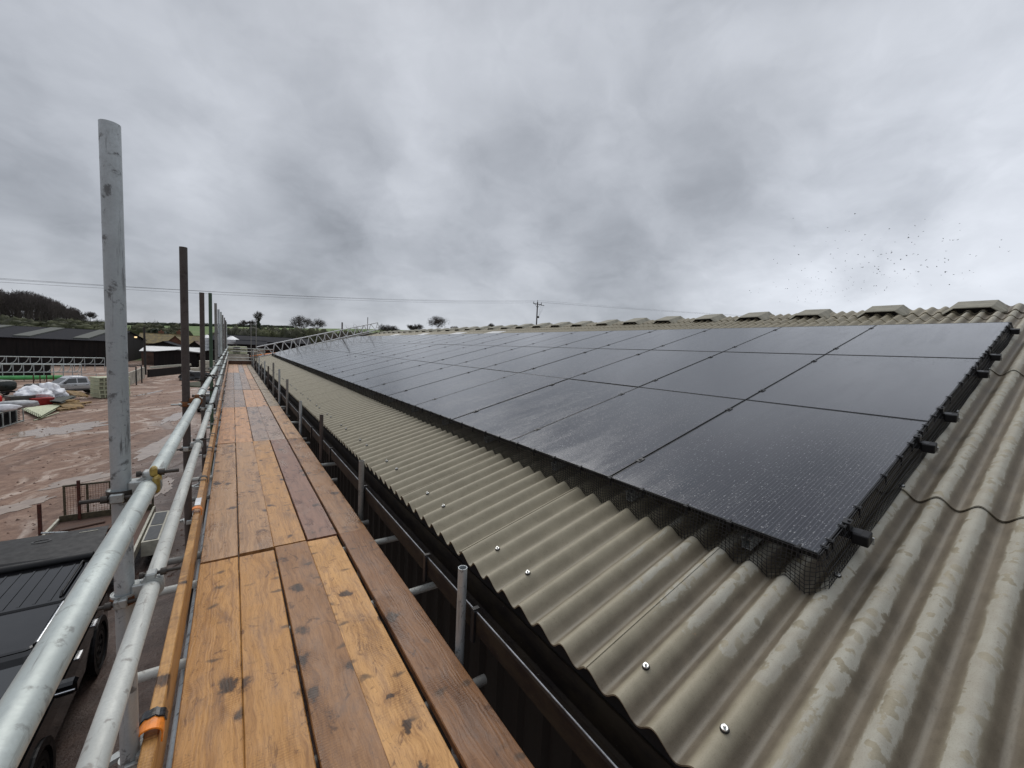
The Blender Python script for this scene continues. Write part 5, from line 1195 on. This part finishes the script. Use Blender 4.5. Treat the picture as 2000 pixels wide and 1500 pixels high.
# ------------------------------------------------------------------ poles and wires
def upole(nm, lb, px, pyt, y, r=.14, zb=None):
    p = aty(px, pyt, y); q = MB(); q.tube((p.x, y, G - .5 if zb is None else zb), p, r, r * .75, 12); t_ = thing(nm, lb, 'utility pole', (p.x, y, G)); q.build('pole', M['pole_wood'], t_); return t_, p
t1, P1 = upole('utility_pole', 'wooden electricity pole with crossarm behind the roof ridge', 1050, 590, 70, .17)
q = MB(); hd = Vector((.86, .5, 0)); q.box(P1.x - 1.15, P1.x + 1.15, 69.93, 70.07, P1.z - .5, P1.z - .36); q.tube((P1.x - .75, 70, P1.z - .45), (P1.x, 70, P1.z - 1.25), .035, n=6); q.tube((P1.x + .75, 70, P1.z - .45), (P1.x, 70, P1.z - 1.25), .035, n=6); q.build('crossarm', M['pole_wood'], t1)
tops = []
for x in (-1.05, 0, 1.05):
    zt = P1.z - .36 if x else P1.z; q = MB(); q.tube((P1.x + x, 70, zt), (P1.x + x, 70, zt + .35), .03, n=6); q.ring((P1.x + x, 70, zt + .28), (0, 0, 1), .0, .09, .04, 10); q.ring((P1.x + x, 70, zt + .18), (0, 0, 1), .0, .10, .03, 10); q.build('insulator', M['pole_wood'], t1); tops.append(Vector((P1.x + x, 70, zt + .36)))
for k in range(3): 
    q = MB(); s0 = Vector((P1.x + .9 + .45 * k, 70, P1.z - .5)); s1 = Vector((P1.x + .35, 70, P1.z - 3.2))
    q.path([s0.lerp(s1, j / 6) + Vector((0, 0, -.35 * math.sin(PI * j / 6))) for j in range(7)], .012, 4); q.build('drop_wire', M['wire'], t1)
q = MB(); q.box(P1.x + .15, P1.x + .6, 69.9, 70.1, P1.z - 3.4, P1.z - 3.0, ch=.03); q.box(P1.x + .9, P1.x + 1.9, 69.96, 70.04, P1.z - .62, P1.z - .52); q.build('switch_gear', M['pole_wood'], t1)
for k, (pa, sag) in enumerate((((-260, 525.5), .8), ((-260, 529), .8), ((-260, 534.5), .8))):
    e_ = aty(pa[0], pa[1], 52); q = MB(); pts = [tops[k].lerp(e_, j / 40) - Vector((0, 0, sag * 4 * (j / 40) * (1 - j / 40))) for j in range(41)]; q.path(pts, .014, 4)
    tag(q.build('power_line', M['wire'], origin=tuple(tops[k])), f'thin overhead wire running left from the electricity pole, {["upper", "middle", "lower"][k]} of three', 'wire', 'overhead wires')
    e_ = aty(1560, 622, 62) + Vector((k * .8, 0, 0)); q = MB(); pts = [tops[k].lerp(e_, j / 20) - Vector((0, 0, .3 * 4 * (j / 20) * (1 - j / 20))) for j in range(21)]; q.path(pts, .012, 4)
    tag(q.build('power_line', M['wire'], origin=tuple(tops[k])), f'thin overhead wire running right from the pole behind the ridge, {["upper", "middle", "lower"][k]} of three', 'wire', 'overhead wires')
upole('wooden_pole', 'dark wooden pole standing by the black barn gable', 281.5, 639, 84, .17)

# ------------------------------------------------------------------ trees
def branchy(q, base, h, seed, r0=.3, spread=.9, levels=5, trunk=.28, lean=0., n0=5, thin=1., up=.25, crown_w=1.0, minr=0.):
    r = random.Random(seed)
    def grow(p, d, l, rad, lev):
        segs = 2 if lev > 1 else 1; e = p
        for s_ in range(segs):
            d2 = (d + Vector((r.uniform(-1, 1), r.uniform(-1, 1), r.uniform(-.6, .8))) * .16).normalized(); e2 = e + d2 * (l / segs); ra = max(minr, rad * (1 - .25 * s_ / segs)); rb2 = max(minr, rad * (1 - .25 * (s_ + 1) / segs))
            q.tube(e, e2, ra, rb2, 5 if lev > 2 else 3, caps=False); e = e2; d = d2
            if lev > 1 and s_ == 0 and lev < levels:
                side = (d + Vector((r.uniform(-1, 1), r.uniform(-1, 1), r.uniform(-.2, .7))) * spread).normalized(); grow(e, side, l * .62, rad * .5, lev - 1)
        if lev <= 0: return
        k = r.choice((2, 3, 3)) if lev < levels else n0
        for j in range(k):
            a = 2 * PI * (j + r.random() * .7) / k; o = d.orthogonal().normalized(); o.rotate(Matrix.Rotation(a, 3, d)); o.x *= crown_w; o.y *= crown_w
            nd = (d * r.uniform(.45, .95) + o * spread * r.uniform(.6, 1.1) + Vector((0, 0, up))).normalized(); grow(e, nd, (h * .25 if lev == levels else l) * r.uniform(.62, .86), rad * r.uniform(.5, .68), lev - 1)
    b = Vector(base); t_ = b + Vector((lean, lean * .5, h * trunk)); q.tube(b - Vector((0, 0, .4)), t_, r0 * 1.25, r0, 8, caps=False)
    grow(t_, Vector((lean * .1, 0, 1)).normalized(), h * .07, r0 * .8, levels)
def tree(nm, lb, px, pyb, pyt, dist, seed, group, mt='bark', **kw):
    b = aty(px, pyb, dist); t_ = aty(px, pyt, dist); h = t_.z - b.z; tt = thing(nm, lb, 'tree', tuple(b)); q = MB()
    full = MB(); kw['levels'] = min(6, kw['levels'] + 1); branchy(full, b, h, seed, r0=h * .021, minr=dist * .00010, **kw)
    zs = [v[2] for v in full.v]; k = h / (max(zs) - b.z); full.v = [(b.x + (x - b.x) * k, b.y + (y - b.y) * k, b.z + (z - b.z) * k) for x, y, z in full.v]
    full.build('limbs', M[mt], tt, fix=False)
    tr2 = MB(); tr2.tube(b - Vector((0, 0, 1.5)), b + Vector((0, 0, h * kw.get('trunk', .28) * k)), h * .045, h * .03, 8); tr2.build('trunk', M[mt], tt); return tt, b, h
GT = 'bare winter trees on the skyline'
t_, b, h = tree('bare_tree', 'tall bare tree with a dark ivy clad trunk left of the lattice beam', 505, 643, 607, 190, 3, GT, levels=6, trunk=.2, spread=.62, up=.4, n0=3)
q = MB(); 
for k in range(9): q.blob((b.x + .25 * math.sin(k * 2), b.y, b.z + h * .07 * k), (h * .085 * (1.25 - .09 * k), h * .085 * (1.25 - .09 * k), h * .07), k, .7, 2.2, 3)
q.build('ivy', M['ivy'], t_)
tree('bare_tree', 'small spreading bare tree at the far left of the skyline group', 475, 645, 624, 195, 11, GT, levels=5, trunk=.2, spread=.95, n0=4)
tree('bare_tree', 'small bare tree between the spreading one and the ivy clad one', 490, 645, 623, 192, 12, GT, levels=5, trunk=.25, spread=.9, n0=4)
tree('bare_tree', 'broad bare oak with wide spreading limbs above the lattice beam', 594, 653, 615, 150, 21, GT, levels=6, trunk=.16, spread=1.05, n0=5, crown_w=1.35, up=.15)
tree('bare_tree', 'slighter bare oak just right of the broad one', 619, 653, 620, 152, 24, GT, levels=6, trunk=.18, spread=.9, n0=4, crown_w=1.1)
tree('bare_tree', 'round crowned bare oak standing alone above the roof ridge', 855, 648, 616, 140, 31, GT, levels=6, trunk=.14, spread=1.0, n0=6, crown_w=1.2, up=.12)
for k, (px, pb, pt_, lb) in enumerate(((802, 652, 633, 'bushy bare tree left of the lone round oak'), (815, 652, 632, 'dense bare bush close against the lone round oak on its left'), (888, 650, 636, 'small bare bush right of the lone round oak'), (928, 648, 637, 'tiny bare tree top above the ridge, left of the last one'), (958, 646, 630, 'small round bare tree top, rightmost above the ridge'), (768, 660, 634, 'bare hedgerow tree right of the lattice beam end'), (752, 660, 632, 'bare hedgerow tree at the top end of the lattice beam'))):
    tree('bare_tree', lb, px, pb, pt_, 170 + k * 3, 41 + k, GT, levels=5, trunk=.12, spread=1.0, n0=6)
# twiggy bushes: many fine upward shoots (hedges read as masses)
def twigs(q, c, rx, ry, h, n, seed, rad=.05):
    r = random.Random(seed)
    for k in range(n):
        a = r.random() * 2 * PI; f = math.sqrt(r.random()); x, y = c[0] + rx * f * math.cos(a), c[1] + ry * f * math.sin(a); hh = h * (1 - .5 * f * f) * r.uniform(.55, 1.05); z0 = c[2] + r.uniform(-.3, .5) * h * .4
        p = Vector((x, y, z0)); e = p + Vector((r.uniform(-.35, .35) * hh, r.uniform(-.35, .35) * hh, hh)); q.tube(p, e, rad, rad * .3, 3, caps=False)
        for j in range(3):
            s_ = p.lerp(e, r.uniform(.35, .9)); q.tube(s_, s_ + Vector((r.uniform(-1, 1), r.uniform(-1, 1), r.uniform(.1, .9))) * hh * .28, rad * .55, rad * .2, 3, caps=False)
q = MB(); r = random.Random(9)
for k in range(26):
    px = 640 + k * 5; y = 95 + 2 * (k % 3); p = aty(px, 652 - .1 * k, y); twigs(q, (p.x, p.y, p.z - 2.6), 1.4, 1.0, 2.6 + r.random() * 1.1 + (.9 if 8 < k < 15 else 0), 46, k, .035)
tag(q.build('thorn_hedge', M['bark_pale'], fix=False), 'bare silvery thorn hedge behind the lattice beam', 'hedge', kind='stuff')
q = MB()
for k in range(64):
    px = 436 + k * 5.2; y = 125 + 3 * (k % 4); tp = 645 + (px > 590) * min(7, (px - 590) * .12) + r.uniform(-1, 1.5); p = aty(px, tp, y); q.blob((p.x, y, p.z - 3.0), (2.2, 1.6, 2.6 + .4 * r.random()), k, .8, 2.8, 3); twigs(q, (p.x, y, p.z - 2.6), 2.0, 1.4, 2.9, 55, 100 + k, .045)
tag(q.build('hedge_bank', M['hedge'], fix=False), 'dark brown hedge bank across the fields beyond the barns', 'hedge', kind='stuff')
# hedgerows on the hill and the crest line
q = MB()
for k in range(120):
    px = -30 + k * 5.0; y = 350; p = aty(px, 640, y); z = gz(p.x, y)
    q.blob((p.x, y + r.uniform(-1, 1), z + .5), (3.6, 2, 1.1 + .5 * r.random()), k, .6, 2.0, 2)
tag(q.build('crest_hedge', M['hedge_dark'], fix=False), 'thin dark hedge along the crest of the hill', 'hedge', kind='stuff')
q = MB(); r = random.Random(17)
for k in range(46):
    px = -20 + r.random() * 400; y = r.uniform(205, 290); 
    if 360 < px < 400: continue
    p = aty(px, 640, y); z = gz(p.x, y); q.blob((p.x, y, z + .8), (r.uniform(2, 5), 2.5, r.uniform(1.5, 3.0)), k, .75, 2.2, 3); twigs(q, (p.x, y, z + .4), 3.0, 2.0, 4.2, 46, 300 + k, .09)
tag(q.build('scrub', M['hedge'], fix=False), 'scrubby bushes scattered over the green hillside', 'bushes', kind='stuff')
for k, (px, w, h) in enumerate(((303, 3.6, 6.0), (322, 3.2, 5.2), (262, 2.6, 3.6), (190, 2.4, 2.6))):
    y = 190; p = aty(px, 640, y); z = gz(p.x, y); q = MB(); tt = thing('evergreen_bush', ['tall dark evergreen bush behind the mossy roof', 'dark evergreen bush on the right of the tall one', 'olive bush above the black barn gable', 'dark round bush on the hill behind the black barn'][k], 'bush', (p.x, y, z), group='bushes behind the farm')
    rr = random.Random(k); 
    for j in range(420):
        a = rr.random() * 2 * PI; f = rr.random() ** .5; zz = rr.random(); s_ = w * math.sin(PI * min(.98, .12 + zz * .88)) ** .7 * (1 + .35 * math.sin(3 * a + k)); c = Vector((p.x + s_ * f * math.cos(a), y + s_ * f * math.sin(a), z + h * zz)); d = Vector((rr.uniform(-1, 1), rr.uniform(-1, 1), rr.uniform(-1, 1))).normalized() * .55; e2 = d.orthogonal().normalized() * .4; nn = d.cross(e2).normalized() * .04
        q.add([c - d, c + e2, c + d, c - e2, c + nn], [(0, 1, 4), (1, 2, 4), (2, 3, 4), (3, 0, 4), (3, 2, 1, 0)])
    q.build('foliage', M['ivy'], tt, fix=False); q = MB(); q.tube((p.x, y, z - .5), (p.x, y, z + h * .6), .2, .1, 6); q.build('stem', M['bark'], tt)
# wood on the left shoulder of the hill
q = MB(); r = random.Random(23)
tops_ = [(-60, 566), (0, 568), (30, 566), (60, 571), (90, 580), (115, 590), (135, 598), (155, 607), (170, 614)]
def topat(px):
    for (a, b2), (c2, d2) in zip(tops_[:-1], tops_[1:]):
        if a <= px <= c2: return b2 + (d2 - b2) * (px - a) / (c2 - a)
    return 614
for k in range(150):
    px = -45 + r.random() * 216; y = r.uniform(330, 400); p = aty(px, 635, y); zb_ = gz(p.x, y) ; h = (aty(px, topat(px) + r.uniform(-1.5, 9), y).z - zb_)
    if h < 2: continue
    b = MB(); branchy(b, (p.x, y, zb_), h, k, r0=h * .018, levels=3, trunk=.3, spread=.75, n0=4, up=.5); zs = max(v[2] for v in b.v); s_ = h / (zs - zb_); b.v = [(p.x + (x - p.x) * s_ * .9, y + (yy - y) * s_ * .9, zb_ + (z - zb_) * s_) for x, yy, z in b.v]; q.add(b.v, b.f)
    w_ = h * .30
    for j in range(170):
        a = r.random() * 2 * PI; f = r.random() ** .5; zz = r.random() ** .8; rr = w_ * (math.sin(PI * (.15 + .83 * zz)) ** .6) * f; c = Vector((p.x + rr * math.cos(a), y + rr * math.sin(a), zb_ + h * (.12 + .86 * zz))); d = Vector((r.uniform(-.8, .8), r.uniform(-.8, .8), 1)).normalized() * h * r.uniform(.04, .09); q.tube(c, c + d, .09, .03, 3, caps=False)
tag(q.build('wood', M['wood_twig'], fix=False), 'dense leafless purplish wood on the shoulder of the hill', 'wood', kind='stuff')
tree('bare_tree', 'small open bare tree at the right end of the hilltop wood', 176, 631, 608, 345, 77, GT, 'wood_twig', levels=5, trunk=.2, spread=.9, n0=4)

# ------------------------------------------------------------------ birds
def bird_mesh(flap):
    q = MB(); n = 6; secs = []
    for y, r_ in ((-.11, .006), (-.06, .02), (0, .028), (.06, .022), (.10, .008)): secs.append([(r_ * math.cos(2 * PI * k / n), y, r_ * math.sin(2 * PI * k / n)) for k in range(n)])
    q.loft(secs)
    for s_ in (1, -1):
        tip = (s_ * .20 * math.cos(flap), -.05, .20 * math.sin(flap)); mid = (s_ * .10 * math.cos(flap), .045, .10 * math.sin(flap)); bk = (s_ * .09 * math.cos(flap), -.06, .09 * math.sin(flap))
        q.add([(s_ * .015, .04, .008), mid, tip, bk, (s_ * .015, -.05, .008), (s_ * .05, 0, .05 * math.tan(flap) - .012)], [(0, 1, 2, 3, 4), (1, 0, 5), (2, 1, 5), (3, 2, 5), (4, 3, 5), (0, 4, 5)])
    q.add([(-.03, -.17, 0), (.03, -.17, 0), (.01, -.10, .006), (-.01, -.10, .006), (0, -.13, -.012)], [(0, 1, 2, 3), (1, 0, 4), (2, 1, 4), (3, 2, 4), (0, 3, 4)]); return q
bs = []
for f in (.1, .7, -.5):
    o = bird_mesh(f).build('bird', M['bird']); bs.append([o, False])
zb7 = [(360,95),(605,163),(733,182),(758,187),(870,213),(848,252),(980,240),(1083,263),(1042,172),(1180,210),(1226,150),(1285,190),(1250,226),(1296,103),(1543,133),(1547,181),(657,254),(680,308),(930,325),(822,354),(868,372),(742,345),(730,400),(985,350),(962,366),(1058,328),(1060,338),(1022,345),(1055,394),(1125,385),(1033,385),(1077,420),(900,412),(838,420),(845,445),(855,445),(940,438),(967,440),(955,452),(967,456),(977,472),(1082,470),(1100,488),(1303,393),(1390,392),(1437,406),(1437,380),(1462,392),(1212,348),(1222,280),(1204,265),(1178,235),(1493,252),(1530,248),(1420,258),(1425,238),(1447,330),(1617,352),(1660,362),(1826,302),(1838,250),(1890,332),(1313,442),(1270,428),(1232,470),(1248,476),(1442,474),(1411,499),(1500,495),(1560,485),(1612,468),(1640,480),(1570,527),(1338,565),(1340,572),(1245,563),(1220,578),(1010,608),(1025,585),(1022,595),(935,575),(950,577),(790,550),(752,536),(864,536),(864,548),(735,438),(727,467),(663,450),(630,475),(634,477),(537,475),(522,508),(520,514),(540,525),(465,518),(490,518),(444,452),(420,468),(491,405),(400,352),(370,293),(248,416),(222,388),(345,425),(590,530),(592,537),(328,533),(222,549),(395,588),(388,560),(443,568),(650,582),(640,578),(710,606),(714,610),(740,597),(755,590),(785,570),(203,640),(60,625),(52,607),(113,622),(240,583),(306,595),(320,596),(120,596),(845,595),(845,610),(945,622),(950,633),(630,645),(535,600),(520,612),(490,612),(445,688),(450,670),(398,678),(388,690),(530,690),(520,640),(265,690),(755,680),(770,690),(728,650),(1047,518),(1083,543),(1047,550),(1162,520),(1178,505),(1193,490),(1148,462),(990,497),(1006,498),(957,487),(930,480),(770,513),(704,526),(780,450),(595,262),(800,62),(1422,108),(645,380),(625,350),(1500,250),(1475,252),(390,655),(475,630),(560,640),(600,615),(660,620),(560,620),(570,600),(1470,568),(1690,577),(1380,440),(1165,358),(1245,352)]
rbd = random.Random(6); tot = 0
for (zx, zy) in zb7:
    px, py = 1450 + zx / 3.636, 400 + zy / 3.636; b_ = rbd.choice(bs); dist = rbd.uniform(42, 62) if zy < 480 else rbd.uniform(58, 85)
    d = ray(px, py).normalized(); p = CAM + d * dist
    if not b_[1]: o = b_[0]; b_[1] = True
    else: o = b_[0].copy(); COL.objects.link(o)
    o.location = p; o.rotation_euler = (rbd.uniform(-.4, .4), rbd.uniform(-.7, .7), rbd.uniform(0, 6.28)); k = rbd.uniform(.36, .58); o.scale = (k, k, k); tot += 1
    tag(o, 'small dark bird on the wing in the flock above the barn ridge', 'bird', 'birds flocking above the ridge')

# ------------------------------------------------------------------ sky and light
w = bpy.data.worlds.new('World'); scene.world = w; w.use_nodes = True; t = NT(w.node_tree)
bgn = t.n['Background']
sky = t.new('ShaderNodeTexSky', sky_type='NISHITA'); sky.sun_disc = False
SUN_EL, SUN_AZ = R_(52), R_(12)          # azimuth clockwise from +Y
sky.sun_elevation = SUN_EL; sky.sun_rotation = SUN_AZ
gen = t.new('ShaderNodeTexCoord').outputs['Generated']; dv = t.vmath('NORMALIZE', gen); s = t.sep(dv)
zc = t.math('MAXIMUM', s[2], 0.0); inv = t.math('DIVIDE', 1.0, t.math('ADD', zc, .34))
pl = t.comb(t.math('MULTIPLY', s[0], inv), t.math('MULTIPLY', s[1], inv), 0.35)
n1 = t.noise(pl, 1.25, 6, .52, .35); n2 = t.noise(t.vmath('ADD', pl, (7, 3, 1)), 3.6, 5, .55, .25)
wv = t.vmath('SCALE', t.vmath('SUBTRACT', t.noisec(dv, 4.5, 5), (.5, .5, .5)), .26)
dw = t.vmath('NORMALIZE', t.vmath('ADD', dv, t.vmath('MULTIPLY', wv, (.8, .8, .55))))
val = t.math('ADD', t.math('MULTIPLY', t.ramp(n1, .36, .62, -1, 1), .045), t.math('MULTIPLY', t.ramp(n2, .3, .7, -1, 1), .026))
def anchor(val, px, py, rad, amp):
    d = ray(px, py).normalized(); dt = t.vmath('DOT_PRODUCT', dw, tuple(d))
    return t.math('ADD', val, t.ramp(dt, math.cos(R_(rad)), 1.0, 0, amp * .68))
for a in ((1040, 300, 13, -.14), (560, 470, 11, -.15), (900, 480, 10, -.11), (1300, 270, 9, -.10), (1560, 360, 15, -.16), (1240, 540, 9, -.13), (670, 340, 9, -.09), (60, 440, 12, -.11), (330, 300, 8, -.06), (1130, 490, 8, -.08), (1440, 440, 9, -.08), (1900, 330, 12, -.07), (700, 540, 9, -.08), (560, 60, 8, -.05), (30, 60, 14, -.05), (250, 520, 9, -.05),
          (1180, 140, 13, .06), (1310, 380, 7, .10), (1500, 180, 12, .09), (1480, 535, 13, .17), (1900, 560, 14, .07), (340, 200, 12, .06), (850, 170, 11, .07), (1750, 130, 14, .08), (480, 390, 8, .08), (290, 410, 8, .08), (780, 410, 6, .06), (1000, 420, 6, .06), (1020, 560, 7, .06), (300, 600, 14, .05), (800, 600, 12, .05), (1620, 90, 6, .05)):
    val = anchor(val, *a)
n3 = t.noise(t.vmath('ADD', pl, t.vmath('SCALE', wv, 1.2)), 5.2, 6, .55, .5)
val = t.math('ADD', val, t.math('MULTIPLY', t.ramp(n3, .36, .64, -1, 1), .022))
n4 = t.noise(t.vmath('ADD', t.vmath('MULTIPLY', dv, (1, 1, 1.8)), wv), 3.4, 6, .5, .4)
val = t.math('ADD', val, t.math('MULTIPLY', t.ramp(n4, .38, .60, -1, 1), .030))
lum = t.math('ADD', .532, val); lum = t.math('MAXIMUM', lum, .2)
zen = t.ramp(s[2], .66, 1.0, 1.0, 1.9); back = t.ramp(s[0], .78, .95, 1.0, 1.35)     # overcast skies are brightest overhead; extra glow added at right for panel reflections
boost = t.math('MULTIPLY', zen, back)
colr = t.mix(t.ramp(lum, .3, .7), (.925, .985, 1.095), (.948, .993, 1.08))
cloud = t.vmath('SCALE', colr, t.math('MULTIPLY', lum, boost))
nish = t.vmath('SCALE', sky.outputs[0], .06)
skyc = t.mix(.93, nish, cloud)
skyc = t.mix(t.ramp(s[2], -.01, -.06), skyc, (.10, .085, .07))
t.put(bgn.inputs['Color'], skyc); bgn.inputs['Strength'].default_value = 1.0
sl_ = bpy.data.lights.new('sun', 'SUN'); so = bpy.data.objects.new('sun', sl_); COL.objects.link(so)
sl_.energy = 1.5; sl_.angle = R_(45); sl_.color = (1, .965, .91)
sd = Vector((math.cos(SUN_EL) * math.sin(SUN_AZ), math.cos(SUN_EL) * math.cos(SUN_AZ), math.sin(SUN_EL))); so.rotation_euler = sd.to_track_quat('Z', 'Y').to_euler()
scene.view_settings.view_transform = 'Standard'; scene.view_settings.look = 'None'; scene.view_settings.exposure = 0; scene.view_settings.gamma = 1
scene.render.engine = 'CYCLES'; scene.cycles.max_bounces = 6; scene.cycles.use_denoising = True
for o in bpy.data.objects:
    if '_w' in o: del o['_w']
